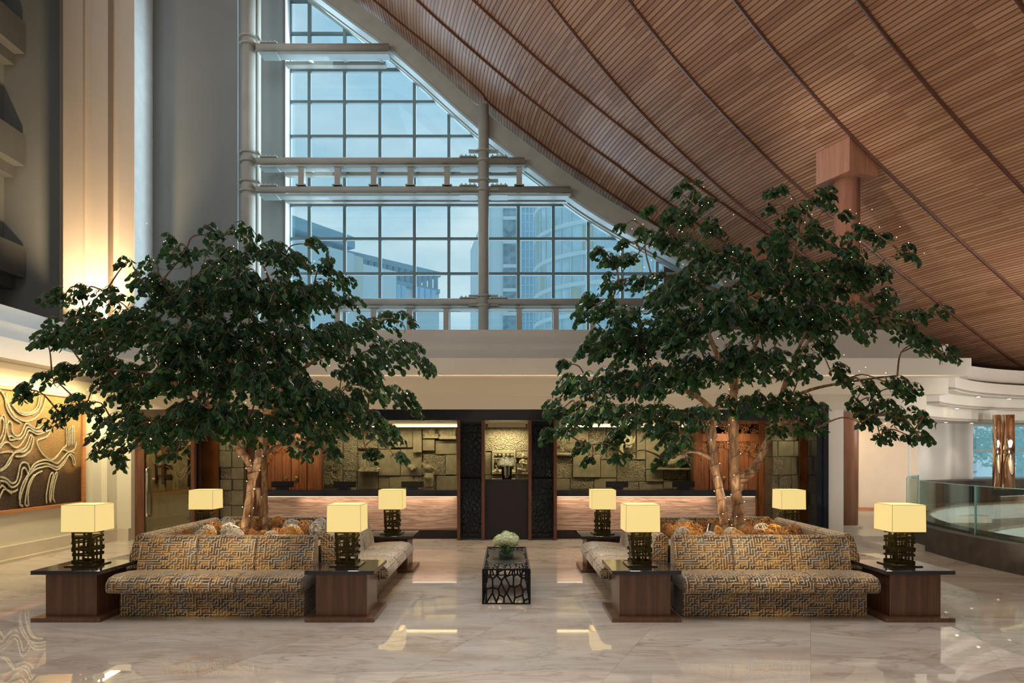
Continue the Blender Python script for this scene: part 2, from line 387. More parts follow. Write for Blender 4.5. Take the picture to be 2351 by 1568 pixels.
def catmull(pts,k=6):
    pts=[Vector(p) for p in pts]; out=[]
    for i in range(len(pts)-1):
        p0=pts[max(i-1,0)];p1=pts[i];p2=pts[i+1];p3=pts[min(i+2,len(pts)-1)]
        for j in range(k):
            t=j/k; out.append(.5*((2*p1)+(-p0+p2)*t+(2*p0-5*p1+4*p2-p3)*t*t+(-p0+3*p1-3*p2+p3)*t**3))
    out.append(pts[-1]); return out

# ================================================================= SETTING
PC=(16.7,10.8); PR=9.15            # round sunken lounge
def arcp(r,a): return (PC[0]+r*math.cos(R(a)),PC[1]+r*math.sin(R(a)))
m=MB()
left=[(-22,-9),(PC[0],-9)]+[arcp(PR,270-180*i/60) for i in range(61)]+[(PC[0],30),(-22,30)]
m.prism(left,-.25,0)
right=[(PC[0],-9),(30,-9),(30,30),(PC[0],30)]+[arcp(PR,90-180*i/60) for i in range(61)]
m.prism(right,-.25,0)
struct(m.build('floor',M_floor))
# --- roof ---------------------------------------------------------
HT=[(-9,20.6),(-6,18.05),(-3.6,16.07),(-1.98,14.80),(.41,12.78),(2.7,10.97),(4.25,9.9),(6.64,8.56),(9,7.45),(12,6.15),(16.4,4.3),(21,2.9),(26,1.6)]
def H(w):
    if w<=HT[0][0]: return HT[0][1]
    for i in range(len(HT)-1):
        if w<=HT[i+1][0]:
            x0,y0=HT[i];x1,y1=HT[i+1]; t=(w-x0)/(x1-x0)
            def sl(j):
                a=max(j-1,0);b=min(j+1,len(HT)-1); return (HT[b][1]-HT[a][1])/(HT[b][0]-HT[a][0])
            m0=sl(i)*(x1-x0);m1=sl(i+1)*(x1-x0)
            return (2*t**3-3*t*t+1)*y0+(t**3-2*t*t+t)*m0+(-2*t**3+3*t*t)*y1+(t**3-t*t)*m1
    return HT[-1][1]
def T(Y):
    if Y<=15.5: return .44*(Y-15.5)
    d=min(Y,21.5)-15.5; return .44*d-.44*d*d/12
YW=21.55
m=MB(); ws=[-9+.5*i for i in range(71)]; ys=[-8+.5*i for i in range(48)]+[16+.25*i for i in range(23)]
ys=[y for y in ys if y<=YW]; ys.append(YW)
uvd=[]
for y in ys:
    for w in ws: m.v.append((w-T(y),y,H(w))); uvd.append((w,-.402*(w-T(y))+.916*y))
nw=len(ws)
for j in range(len(ys)-1):
    for i in range(nw-1): m.f.append([j*nw+i,j*nw+i+1,(j+1)*nw+i+1,(j+1)*nw+i]); m.mi.append(0)
ceil=m.build('ceiling',M_ceil,smooth=True); struct(ceil)
uvl=ceil.data.uv_layers.new(name='UVMap')
for lp in ceil.data.loops: uvl.data[lp.index].uv=uvd[lp.vertex_index]
# ribs (cover strips) of the ceiling
def roof_hit(px,py):
    dx=(px-CX)/F; dz=(HY-py)/F
    lo,hi=3.0,40.0
    g=lambda Y:(EYE+dz*Y)-H(dx*Y+T(Y))
    if g(lo)>0: return None
    for _ in range(50):
        mid=(lo+hi)/2
        if g(mid)>0: hi=mid
        else: lo=mid
    return Vector((dx*lo,lo,EYE+dz*lo))
ribs=[]
for t in (14.03,12.2,10.25,8.45,6.6,4.75,2.9,1.05,-.8,-2.65):
    pts=[]
    for i in range(121):
        w=-7+.27*i
        # find Y with -.402X+.916Y=t and X=w-T(Y)
        lo,hi=-8,21.5
        for _ in range(40):
            mid=(lo+hi)/2
            if -.402*(w-T(mid))+.916*mid<t: lo=mid
            else: hi=mid
        if lo>-7.9 and lo<21.4: pts.append(Vector((w-T(lo),lo,H(w)-.02)))
    ribs.append(pts)
SB=[(1088,0),(1151,58),(1253,150),(1345,225),(1456,313),(1500,349),(1600,423),(1668,472),(1763,538),(1880,622),(1990,690)]
SA=[(959,0),(997,36),(1079,109),(1151,171),(1200,212),(1264,263),(1339,322),(1414,376),(1465,415),(1548,475),(1651,547),(1760,615)]
S0=[(860,0),(923,54),(1012,127),(1102,208),(1125,236),(1222,313),(1291,366),(1350,406),(1436,466),(1551,544),(1594,570)]
for s_ in (SB,SA,S0):
    q=[roof_hit(*p) for p in s_]; q=[Vector((v.x,min(v.y,21.35),H(v.x+T(min(v.y,21.35)))-.02)) for v in q if v]
    d0=q[0]-q[1]; ext=[]
    for k in (3,2,1):
        e=q[0]+d0*k*1.2; y=min(max(e.y,-8),21.35); ext.append(Vector((e.x,y,H(e.x+T(y))-.02)))
    ribs.append(catmull(ext+q,4))
m=MB()
for q in ribs:
    if len(q)>1: m.tube(q,.035,5)
struct(m.build('trim_1',M_seam))
# roof shell edge beam against gable (dark gap)
m=MB(); m.box(-17.5,27,-9.2,-8.9,-.25,22); struct(m.build('wall_back_entrance',M_tan))
m=MB(); m.box(26.6,27,-9,31,-1,22); struct(m.build('wall_right',M_plaster))
m=MB(); m.box(-17.5,-6,-9,22.5,20.6,20.9); struct(m.build('ceiling_upper',M_grey))
m=MB(); m.box(-17.4,-16.5,-9,22.5,-.1,22); struct(m.build('wall_left_outer',M_grey))
# --- gable window wall (Y=22) ----------------------------------------
GY=22.0; WY0=22.45
diag=[(705,-75),(805,0),(923,89),(1097,245),(1264,372),(1377,450),(1551,547),(1700,628),(1900,728)]  # ceiling edge as seen against the gable
def wl(px,py,Y=GY): p=P(px,py,Y); return (p.x,p.z)
dp=[(XX(v.x,WY0),ZZ(v.y+60,WY0)) for v in catmull([Vector((a,b,0)) for a,b in diag],4)]
# wall around the window : left of glass and right of it
m=MB(); m.box(-14.0,XX(655,GY),GY,GY+.5,3.9,22.0); struct(m.build('wall_left_gable',M_grey))
m=MB(); m.box(XX(655,GY),XX(657,GY),GY-.02,GY+.62,3.9,22); struct(m.build('trim_2',simple('skylit_jamb',(.85,.88,.86),.6)))  # skylight on the jamb put into its very pale colour
m=MB(); m.prismy([(5.2,3.9),(22,3.9),(22,9),(5.2,12)],GY+.6,GY+.8); struct(m.build('wall_back_upper',simple('dark_brown_wall',(.12,.05,.03),.7)))
WY=GY+.45
m=MB()
cols=[711,792,873,952,1031,1110,1190,1270,1350,1428,1508,1588,1668]
edge=lambda px:(507-(-0)) 
def inner_y(px): # lower edge of the sloping edge beam, in photo rows, at window plane
    a=[(700,-60),(735,0),(760,20),(860,97),(1000,205),(1097,283),(1190,365),(1312,470),(1430,546),(1520,605),(1600,665),(1700,735)]
    for (x0,y0),(x1,y1) in zip(a,a[1:]):
        if x0<=px<=x1: return y0+(y1-y0)*(px-x0)/(x1-x0)
    return -400 if px<700 else 760
for c in [665]+cols:
    zt=ZZ(inner_y(c)-25,WY); x=XX(c,WY)
    m.box(x-.05,x+.05,WY-.06,WY+.06,3.9,max(4,zt))
def inner_x(py):
    lo,hi=700,1700
    for _ in range(30):
        mid=(lo+hi)/2
        if inner_y(mid)<py: lo=mid
        else: hi=mid
    return lo
for ry,hh in ((3,.05),(78,.04),(162,.06),(235,.045),(314,.045),(392,.05),(470,.07),(549,.045),(629,.045),(700,.05),(-80,.04),(-160,.04)):
    z=ZZ(ry,WY); m.box(XX(662,WY),XX(max(inner_x(ry)+25,700),WY),WY-.05,WY+.05,z-hh,z+hh)
win=struct(m.build('window_1',M_mull))
m=MB()
poly=[(XX(662,WY),3.9)]+[(XX(1760,WY),3.9)]+[(a,b) for a,b in reversed(dp) if a>XX(700,WY) and b>4.3]+[(XX(662,WY),ZZ(-150,WY))]
m.prismy(poly,WY-.006,WY+.006); m.build('window_pane',M_glass,win)
# sloping edge beams of the gable
def strip(mb,pts,off0,off1,y0,y1):
    for a,b in zip(pts,pts[1:]):
        mb.prismy([(a[0],a[1]-off0),(b[0],b[1]-off0),(b[0],b[1]-off1),(a[0],a[1]-off1)],y0,y1)
dp=[wl(a,b,21.2) for a,b in diag]; dp=[(v.x,v.z) for v in catmull([Vector((a,0,b)) for a,b in dp],4)]
DC=[(v.x,v.y) for v in catmull([Vector((a,b,0)) for a,b in diag],4)]
def pstrip(mb,o0,o1,Y0,Y1): 
    q=[(XX(a,Y0),ZZ(b+o0,Y0),ZZ(b+o1,Y0)) for a,b in DC]
    for a,b in zip(q,q[1:]): mb.prismy([(a[0],a[2]),(b[0],b[2]),(b[0],b[1]),(a[0],a[1])],Y0,Y1)
root=empty('sloping_steel_beam',(0,21.0,0),'wide taupe steel beam sloping down along the edge of the slatted timber ceiling','beam')
mb=MB(); pstrip(mb,-3,44,21.0,21.25); mb.build('web_plate',M_steel,root,origin=(0,21.0,0)).location=(0,0,0)
mb=MB(); pstrip(mb,44,51,20.97,21.35); mb.build('flange',M_flange,root,origin=(0,21.0,0)).location=(0,0,0)
root2=empty('sloping_window_rail',(0,21.6,0),'blue-grey steel rail framing the sloping head of the big gable window','beam')
mb=MB(); pstrip(mb,30,68,21.9,22.0); mb.build('rail',M_steel,root2,origin=(0,21.6,0)).location=(0,0,0)
mb=MB(); pstrip(mb,66,74,22.25,22.4); mb.build('frame_edge',M_flange,root2,origin=(0,21.6,0)).location=(0,0,0)
mb=MB(); pstrip(mb,30,68,22.3,22.5); mb.build('backing',M_mull,root2,origin=(0,21.6,0)).location=(0,0,0)
# horizontal trusses
SY=20.9
def hbeam(py0,py1,x0,x1,label,rear=None,posts=(),rearposts=(),thin=.0):
    z1=ZZ(py0,SY); z0=ZZ(py1,SY); X0=XX(x0,SY); X1=XX(x1,SY)
    r=empty('steel_beam',(X0,SY,z0),label,'beam','horizontal steel beams across the gable window')
    h=z1-z0
    mb=MB(); mb.tube([(X0,SY,(z0+z1)/2),(X1,SY,(z0+z1)/2)],h/2,20)
    mb.build('tube',M_steel,r,smooth=True,origin=(X0,SY,z0)).location=(0,0,0)
    mb=MB(); mb.box(X0+.1,X1,SY-.02,SY+.30,z0-.10,z0-.02); mb.build('flange',M_flange,r,origin=(X0,SY,z0)).location=(0,0,0)
    if rear:
        a,b=rear; zz1=ZZ(a,21.7); zz0=ZZ(b,21.7)
        mb=MB(); mb.box(XX(657,21.7),XX(x1,21.7)-.1,21.65,21.85,zz0,zz1); mb.box(XX(657,21.7),XX(x1,21.7)-.1,21.55,21.65,zz0-.05,zz0+.02)
        mb.build('rear_rail',M_steel,r,origin=(X0,SY,z0)).location=(0,0,0)
        for px in range(694,int(x1)-30,83):
            mb=MB(); xa=XX(px,SY); mb.bar((xa,SY+.15,z0-.05),(xa+.12,21.65,(zz0+zz1)/2),.07,.07); mb.build('strut',M_flange,r,origin=(X0,SY,z0)).location=(0,0,0)
    for px,a,b in posts:
        mb=MB(); xa=XX(px,SY); mb.box(xa-.085,xa+.085,SY-.09,SY+.09,ZZ(b,SY),ZZ(a,SY)); mb.box(xa-.15,xa+.15,SY-.12,SY+.12,ZZ(a,SY)-.03,ZZ(a,SY)); mb.box(xa-.15,xa+.15,SY-.12,SY+.12,ZZ(b,SY),ZZ(b,SY)+.03)
        mb.build('post',M_steel,r,origin=(X0,SY,z0)).location=(0,0,0)
    # bolted end plates
    for px in (618,1075,1146):
        if px<x1-20:
            mb=MB(); xa=XX(px,SY); mb.box(xa-.26,xa+.26,SY-.13,SY+.30,z0-.12,z0-.09)
            mb.box(xa-.26,xa+.26,SY-.10,SY+.10,z1-.01,z1+.02)
            for k in range(4):
                for q in (-.07,.07): mb.cyl(xa-.2+.13*k,SY+q,z1+.02,z1+.06,.025,6)
            mb.build('bolt_plate',M_flange,r,origin=(X0,SY,z0)).location=(0,0,0)
    return r
hbeam(101,118,590,893,'topmost horizontal steel tube beam across the gable window',rear=(143,152))
hbeam(362,378,590,1205,'upper of the paired steel tube beams in the middle of the gable window',rear=(388,404),
      posts=[(px,384,428) for px in (693,776,859,943,1027)]+[(1192,384,428)])
hbeam(428,443,590,1310,'lower of the paired steel tube beams in the middle of the gable window',rear=(450,464))
hbeam(685,702,590,1640,'lowest horizontal steel tube beam just above the white cornice',rear=(708,714),
      posts=[(px,706,775) for px in (693,776,859,941,1025,1192,1276,1360,1440,1524)])
def scol(px,w,top,label,rings,slant=False,Y=SY):
    x=XX(px,Y); r_=w*Y/F/2; zt=ZZ(top,Y)
    r=empty('steel_column',(x,Y,3.9),label,'column')
    mb=MB(); mb.cyl(x,Y,3.9,zt,r_,28)
    o=mb.build('pipe',M_steel,r,smooth=False,origin=(x,Y,3.9)); o.location=(0,0,0)
    for p in o.data.polygons: p.use_smooth=abs(p.normal.z)<.5
    for a in rings:
        z=ZZ(a,Y); mb=MB(); mb.tube([(x,Y,z-.05),(x,Y,z-.03),(x,Y,z+.02),(x,Y,z+.05)],[r_*1.0,r_*1.32,r_*1.38,r_*1.0],28)
        mb.box(x,x+.35,Y-.10,Y+.10,z-.02,z+.02) if px<700 else mb.box(x-.45,x+.45,Y-.1,Y+.1,z-.02,z+.02)
        mb.build('collar',M_steel,r,origin=(x,Y,3.9)).location=(0,0,0)
    return r
scol(571,30,-260,'tall pale steel pipe column left of the gable window',(88,105,352,372,418,440))
scol(592,14,-260,'slim steel pipe right behind the tall left pipe column',(),Y=21.5)
scol(1110,25,243,'steel pipe column standing in the middle of the gable window',(348,370,415,438,680,702))

# --- left atrium upper wall: stepped pilasters ---------------------------
def fx(px,Y): return XX(px,Y)
Yp=20.9
m=MB()
prof=[(125,.25),(132,.18),(145,.0),(190,0),(190.1,.12),(212,.12),(212.1,.0),(248,0),(248.1,.28),(272,.28),(272.1,.05),(308,.0)]
pts=[(fx(a,Yp)*1.0,Yp+d) for a,d in prof]+[(fx(308,Yp),22.0),(fx(120,Yp),22.0)]
m.prism(pts,3.9,22.0); struct(m.build('pilaster_trim',M_pil)).name='trim_3'
m=MB(); m.box(fx(308,Yp)+.001,fx(308,Yp)+.012,Yp+.003,21.99,3.9,22); struct(m.build('trim_4',simple('window_lit_reveal',(.78,.80,.78),.5)))  # thin pale sheet: window light on the pilaster side put into colour
m=MB()
prof=[(500,.35),(515,.35),(515.1,.2),(545,.2),(545.1,.3),(556,.3)]
m.prism([(fx(a,21.6),21.6+d-.2) for a,d in prof]+[(fx(558,21.6),22),(fx(498,21.6),22)],3.9,22); struct(m.build('trim_5',M_grey))
m=MB(); m.box(-19.5,-14.0,22,22.5,3.9,22); struct(m.build('wall_far_left',M_grey))
# guest floors on the left
m=MB(); m.box(-16.6,-16.2,2,22,3.9,22); struct(m.build('wall_left_upper',M_grey))
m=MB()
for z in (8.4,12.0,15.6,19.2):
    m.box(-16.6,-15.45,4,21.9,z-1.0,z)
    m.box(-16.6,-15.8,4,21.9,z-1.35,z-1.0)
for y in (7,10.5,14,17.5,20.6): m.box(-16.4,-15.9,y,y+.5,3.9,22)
struct(m.build('trim_6',simple('shaded_plaster',(.13,.135,.13),.85)))  # shade on the guest floors put into a darker plaster colour
# --- cornice ------------------------------------------------------------
# (protrusion plane Y for the front run, z0, z1)
bands=[(14.0,ZZ(790,14.0)-.1,ZZ(757,14.0),2105,None),(13.6,ZZ(822,13.6)-.1,ZZ(790,13.6),2177,None),(13.2,ZZ(861,13.2),ZZ(822,13.2),2230,None),
       (13.7,ZZ(905,13.7),ZZ(861,13.2)+.05,2177,None),(14.1,2.70,ZZ(905,13.7)+.05,2127,None)]
deckz=ZZ(757,14.0)
m=MB()
for Yb,z0,z1,pe,_ in bands:
    xr=XX(pe,Yb); inset=(13.2-Yb)            # left run steps back by the same amounts
    xl=-7.95+inset*.8
    m.prism([(xl,-6),(xl,Yb),(xr,Yb),(xr,21.9),(-17,21.9),(-17,-6)][0:6],z0,z1)
struct(m.build('trim_7',M_plaster))
# --- left wall, skirting -----------------------------------------------
m=MB(); m.box(-8.7,-8.3,-6,14.2,0,3.2); struct(m.build('wall_left',M_cream))
m=MB(); m.box(-8.3,-8.22,-6,13.35,0,.26); m.box(-8.3,-8.14,-6,13.35,0,.05); struct(m.build('baseboard_left',M_basest))
m=MB(); m.box(-8.3,-8.16,13.45,13.75,0,3.0); m.box(-8.3,-8.05,13.75,14.1,0,3.0); struct(m.build('trim_8',M_cream))
m=MB(); m.box(-8.31,-7.76,14.1,14.5,0,2.75); struct(m.build('wall_front_left',M_cream))
m=MB(); m.box(-8.16,-7.76,14.0,14.1,0,.25); m.box(-8.3,-7.99,13.4,14.06,0,.25); struct(m.build('baseboard_front',M_basest))
# --- right strip of wall + raised passage ------------------------------
m=MB(); m.box(6.56,6.98,14.15,14.6,0,2.72); struct(m.build('wall_right_pier',M_white))
m=MB(); m.box(6.98,9.6,12.6,19.6,0,.09); struct(m.build('trim_9',M_basest))
m=MB(); m.box(6.98,9.6,13.4,19.6,.09,.17); m.box(9.6,12.5,17.6,19.6,.0,.17); struct(m.build('trim_10',M_basest))
m=MB(); m.box(6.6,11.6,19.3,19.5,.0,4.2); struct(m.build('wall_back_passage',M_tan))
m=MB(); m.box(7.0,11.55,19.26,19.3,.17,.26); struct(m.build('baseboard_back',M_framewood))
m=MB(); m.box(6.98,7.1,14.6,19.4,.0,2.75); struct(m.build('wall_side_passage',M_white))
# --- sunken lounge rings --------------------------------------------------
m=MB(); m.arcwall(*PC,8.72,9.16,.0,.44,60,300,120); struct(m.build('wall_parapet',M_darkstone))
m=MB()
m.arcwall(*PC,8.55,8.73,-.02,.42,0,360,120); m.arcwall(*PC,7.5,7.65,-.47,-.02,0,360,120); m.arcwall(*PC,6.4,6.55,-.92,-.45,0,360,120)
struct(m.build('trim_11',M_terrace))
m=MB(); m.arcwall(*PC,7.5,8.73,-.1,-.0,0,360,120); m.arcwall(*PC,6.4,7.66,-.55,-.45,0,360,120); m.arcwall(*PC,8.5,8.8,.40,.45,60,300,100)
struct(m.build('trim_12',M_terrtread))
m=MB(); m.cyl(*PC,-1.0,-.92,6.6,96); struct(m.build('floor_lower',M_terrace))
m=MB(); m.arcwall(*PC,8.56,8.9,.40,.47,125,300,80); struct(m.build('trim_16',M_soil))
m=MB(); m.arcwall(*PC,9.2,10.6,.0,1.02,55,121,60); struct(m.build('wall_planter',M_darkstone))
m=MB(); m.arcwall(*PC,10.0,10.2,.5,2.75,106,122.3,24); struct(m.build('wall_curved',M_white))
m=MB(); m.arcwall(*PC,11.2,11.4,2.7,4.6,50,140,50); struct(m.build('wall_curved_upper',simple('dark_umber_plaster',(.06,.03,.02),.8)))
# ring soffits
m=MB()
for r0,r1,z0,z1 in ((8.1,8.45,3.28,3.62),(8.1,9.4,3.30,3.36),(8.42,8.75,2.98,3.32),(8.42,9.6,2.99,3.04),(8.72,9.2,2.66,3.0),(8.72,11.5,2.67,2.72)):
    m.arcwall(*PC,r0,r1,z0,z1,70,139,60)
m.arcwall(*PC,8.3,8.5,3.7,4.05,70,126,40)
struct(m.build('trim_13',M_plaster))
m=MB(); m.arcwall(*PC,9.0,9.2,3.3,3.9,70,139,40); m.arcwall(*PC,9.3,9.5,2.7,3.35,70,139,40); struct(m.build('trim_14',M_plaster))
dl=0
for a,r,z in ((122,8.28,3.275),(112,8.28,3.275),(125,8.6,2.975),(118,9.4,2.665),(111,9.4,2.665)):
    x,y=arcp(r,a); mb=MB(); mb.cyl(x,y,z-.012,z+.0,.055,20,.06); o=mb.build('recessed_downlight',M_steelch,origin=(x,y,z))
    tag(o,'round recessed downlight in the curved white soffit above the sunken lounge','downlight','downlights in the curved soffits')
    mb=MB(); mb.cyl(0,0,-.014,-.012,.04,16); mb.build('lamp',M_down,o)
# windows right, behind lounge
m=MB()
for a in range(70,107,6): 
    x,y=arcp(10.25,a); m.cyl(x,y,1.0,2.75,.035,8)
m.arcwall(*PC,10.2,10.28,1.85,1.91,70,106,30); m.arcwall(*PC,10.15,10.35,1.0,1.07,70,106,30); m.arcwall(*PC,10.15,10.35,2.62,2.72,70,106,30)
w2=struct(m.build('window_2',M_flange))
m=MB(); m.arcwall(*PC,10.24,10.255,1.0,2.7,70,106,30); m.build('window_pane',M_glass,w2)

# ================================================================= ROUND COLUMNS
def tcol(x,y,zb,label,plinth=True,s=.87,base=True):
    zt=7.77 if y<16 else H(x+T(y))-.75
    r=empty('round_column',(x,y,zb),label,'column')
    mb=MB(); mb.tube([(0,0,0),(0,0,zt-zb)],[.225,.27],40); o=mb.build('shaft',M_column,r); 
    for p in o.data.polygons: p.use_smooth=abs(p.normal.z)<.5
    mb=MB(); d=Vector((-.402,.916,0)); n_=Vector((.916,.402,0))
    cs=[(-1,-1),(1,-1),(1,1),(-1,1)]; vb=[];vt=[]
    for i,j in cs:
        p=d*(s/2*i)+n_*(s/2*j); vb.append((p.x,p.y,zt-zb)); X=x+p.x;Y=y+p.y; vt.append((p.x,p.y,H(X+T(Y))-zb+.03))
    mb.add(vb+vt,[(0,3,2,1),(4,5,6,7),(0,1,5,4),(1,2,6,5),(2,3,7,6),(3,0,4,7)])
    mb.build('capital',M_column,r)
    if base:
        mb=MB(); mb.tube([(0,0,0),(0,0,.03),(0,0,.06)],[.31,.31,.26],40); mb.build('base_ring',M_basest,r)
    return r
tcol(7.47,15,.17,'tall round wood-veneered column with square capital rising through the white cornice on the right')
tcol(7.25,20.2,deckz,'round column with square capital half hidden behind the right tree crown',base=False)

# ================================================================= RECEPTION
RY=14.12
# lintel + frames
m=MB(); m.box(-7.76,6.56,14.1,14.45,2.475,2.71); o=m.build('header_beam',M_black,bevel=.01); tag(o,'long glossy black header beam above the reception bays','beam')
m=MB(); m.box(6.38,6.58,14.05,14.45,0,2.71); m.box(6.5,6.6,14.0,14.1,0,2.71); o=m.build('portal_post',M_black); tag(o,'black lacquered post closing the right end of the reception portal','post')
m=MB(); m.box(-10.4,6.9,17.5,17.7,0,2.8); m.box(-10.4,-10.2,14.5,17.5,0,2.8); struct(m.build('wall_reception',M_dark))
m=MB(); m.box(-10.3,6.56,14.45,17.5,2.52,2.6); struct(m.build('ceiling_reception',M_cream))
m=MB(); m.box(-4.6,-1.0,16.3,16.42,2.42,2.52); m.box(1.0,5.6,16.3,16.42,2.42,2.52); m.box(-.45,.45,16.3,16.42,2.42,2.52); o=m.build('trim_15',M_cream); struct(o)

SW=17.0
def zc(a,off,s): return a/s+off
def blocks(mb,lst,ox,oy,s,Y=SW):
    for a,b,c,d,t,dp in lst:
        x0=XX(ox+a/s,Y);x1=XX(ox+b/s,Y);z1=ZZ(oy+c/s,Y);z0=ZZ(oy+d/s,Y)
        if c<=180: z1=2.53
        if d>=940: z0=.6
        mb.cur={'s':0,'r':1}[t]
        g=.006
        mb.box(x0+g,x1-g,Y-.10-dp*.045,Y+.1,z0+g,z1-g)
        mb.cur=0
m=MB()
m.box(-4.7,-1.0,SW+.02,SW+.2,.5,2.5); m.box(1.0,5.2,SW+.02,SW+.2,.5,2.5); m.box(-.6,.6,SW+.02,SW+.2,.5,2.5)
blocks(m,[(215,470,160,960,'s',1),(470,640,160,740,'r',0),(640,890,740,960,'s',0),(640,890,160,470,'r',0),(470,640,740,960,'r',.5),(890,1155,480,795,'s',1),(890,1050,160,480,'r',0),(1050,1310,160,460,'s',2),
 (1310,1420,160,520,'s',3.4),(1155,1415,460,795,'s',.6),(1420,1610,160,350,'s',2),(1610,1825,160,365,'s',2.4),(1420,1570,345,500,'s',2.2),(1420,1690,500,795,'r',0),
 (1570,1825,370,540,'s',1),(1690,1825,540,785,'s',.5),(890,1020,795,960,'s',0),(1020,1310,795,960,'s',.3),(1310,1580,795,960,'r',0),(1580,1825,795,960,'s',.6)],700,940,5.228)
blocks(m,[(60,470,160,565,'s',1.4),(280,610,555,815,'s',1.4),(90,280,565,830,'r',0),(60,250,830,960,'s',.6),(250,535,815,960,'r',0),(535,805,820,960,'s',.5),(610,805,605,820,'s',.8),
 (470,680,160,605,'r',0),(680,1040,160,605,'r',.2),(1040,1150,160,605,'s',.8),(805,1150,610,865,'r',.2),(1150,1360,720,865,'s',1.2),(1360,1650,720,840,'r',.6),(1650,1720,720,840,'s',.5),
 (1150,1720,160,720,'s',.2),(805,1070,865,960,'r',.6),(1070,1360,865,960,'s',.2),(1360,1720,840,960,'s',.4)],1260,940,5.228)
blocks(m,[(355,850,160,520,'r',.3),(505,850,160,270,'s',2.2),(355,435,530,785,'s',.6),(435,705,510,785,'s',.1),(705,850,520,600,'s',1.0),(705,850,600,785,'s',-.6),(340,860,785,960,'s',1.4)],1040,930,4.9)
struct(m.build('wall_stone',[M_stone_s,M_stone_r],bevel=.012))
# carved reliefs -----------------------------------------------------------
def relief(name,label,mb,mat=None,voxel=.012,parent=None,cat='relief',smooth=True):
    o=mb.build(name,mat or M_relief,parent)
    md=o.modifiers.new('remesh','REMESH'); md.mode='VOXEL'; md.voxel_size=voxel; md.use_smooth_shade=True
    if label: tag(o,label,cat,'stone reliefs set in the reception wall')
    return o
def curl(mb,cx,cz,y,r,turns=1.4,ph=0,sgn=1,tr=.012,n=5):
    pts=[]
    K=int(12*turns)
    for i in range(K+1):
        t=i/K; a=ph+sgn*turns*2*PI*t; rr=r*(1-.82*t)
        pts.append((cx+rr*math.cos(a),y-.01*math.sin(t*PI),cz+rr*math.sin(a)))
    mb.tube(pts,[tr*(1-.4*i/K) for i in range(K+1)],n)
def scroll(mb,x0,x1,z0,z1,y,n,rng,r=(.04,.09),tr=.01,inside=None):
    k=0;tries=0
    while k<n and tries<n*20:
        tries+=1
        cx=rng.uniform(x0,x1);cz=rng.uniform(z0,z1)
        if inside and not inside(cx,cz): continue
        rr=rng.uniform(*r); rr=min(rr,cx-x0+.02,x1-cx+.02,cz-z0+.02,z1-cz+.02)
        if rr<.015: continue
        curl(mb,cx,cz,y+rng.uniform(-.015,.015),rr,rng.uniform(1,1.7),rng.uniform(0,6.28),rng.choice((-1,1)),tr); k+=1
def figure(mb,cx,z0,y,h,face=1,kneel=False):
    # a seated / kneeling figure in half relief; h total height
    s=h
    mb.sphere((cx,y-.03,z0+.86*s),.10*s,12,8,(.9,.8,1.15))
    mb.sphere((cx,y-.02,z0+.97*s),.055*s,10,6)                     # top knot
    mb.tube([(cx,y,z0+.78*s),(cx,y,z0+.68*s),(cx-.01*face,y,z0+.5*s),(cx-.02*face,y,z0+.3*s),(cx-.02*face,y,z0+.18*s)],[.045*s,.12*s,.11*s,.10*s,.14*s],10)
    for sd in (-1,1):
        mb.tube([(cx+.13*s*sd,y-.01,z0+.68*s),(cx+.19*s*sd,y-.04,z0+.48*s),(cx+.10*s*sd*(.2 if kneel else 1)+.16*s*face*kneel,y-.09,z0+.44*s+(.12*s if kneel else -.04*s))],[.045*s,.04*s,.03*s],8)
    if kneel:
        mb.tube([(cx,y,z0+.2*s),(cx+.26*s*face,y-.05,z0+.26*s),(cx+.24*s*face,y-.03,z0+.03*s),(cx+.34*s*face,y-.03,z0+.02*s)],[.11*s,.08*s,.05*s,.035*s],8)
        mb.tube([(cx,y,z0+.16*s),(cx+.05*s*face,y-.02,z0+.05*s),(cx-.32*s*face,y-.02,z0+.05*s)],[.10*s,.08*s,.045*s],8)
    else:
        mb.tube([(cx-.10*s,y,z0+.12*s),(cx-.33*s,y-.06,z0+.08*s),(cx+.02*s,y-.12,z0+.05*s)],[.09*s,.085*s,.05*s],8)
        mb.tube([(cx+.10*s,y,z0+.12*s),(cx+.33*s,y-.06,z0+.08*s),(cx-.02*s,y-.12,z0+.06*s)],[.09*s,.085*s,.05*s],8)
rng=random.Random(3)
def zx(a,o,s=5.228,Y=SW-.15): return XX(o+a/s,Y)
def zz_(a,o=940,s=5.228,Y=SW-.15): return ZZ(o+a/s,Y)
Yr=SW-.16
mb=MB(); x0,x1=zx(650,700),zx(890,700); z0=zz_(735)
mb.box(x0,x1,Yr-.14,Yr+.1,z0-.03,z0+.02)
figure(mb,x0+.16,z0+.02,Yr-.02,.36,1); figure(mb,x0+.42,z0+.02,Yr-.02,.34,-1)
mb.tube([(x0+.24,Yr-.12,z0+.02),(x0+.29,Yr-.12,z0+.42)],.015,6)
relief('carved_relief','pair of small seated stone figures side by side in a niche behind the left counter',mb,voxel=.01)
mb=MB(); rx0,rx1=zx(235,700),zx(435,700); scroll(mb,rx0,rx1,1.0,2.4,Yr-.02,46,rng,(.06,.13),.013)
tag(mb.build('carved_relief',M_relief,smooth=True),'tall stone panel of scrolling vines beside the left teak door','relief','stone reliefs set in the reception wall')
mb=MB(); a0,a1=zx(1425,700),zx(1608,700); z0,z1=zz_(348),zz_(180)
mb.box(a0,a1,Yr-.12,Yr,z0,z0+.04)
for i in range(22): mb.sphere((rng.uniform(a0+.03,a1-.03),Yr-.08,rng.uniform(z0+.03,z0+.2)),rng.uniform(.03,.06),8,6,(1.3,.8,.7))
mb.tube([((a0+a1)/2,Yr-.09,z0+.1),((a0+a1)/2+.02,Yr-.1,z0+.3),((a0+a1)/2,Yr-.1,z1-.1)],[.05,.03,.02],8)
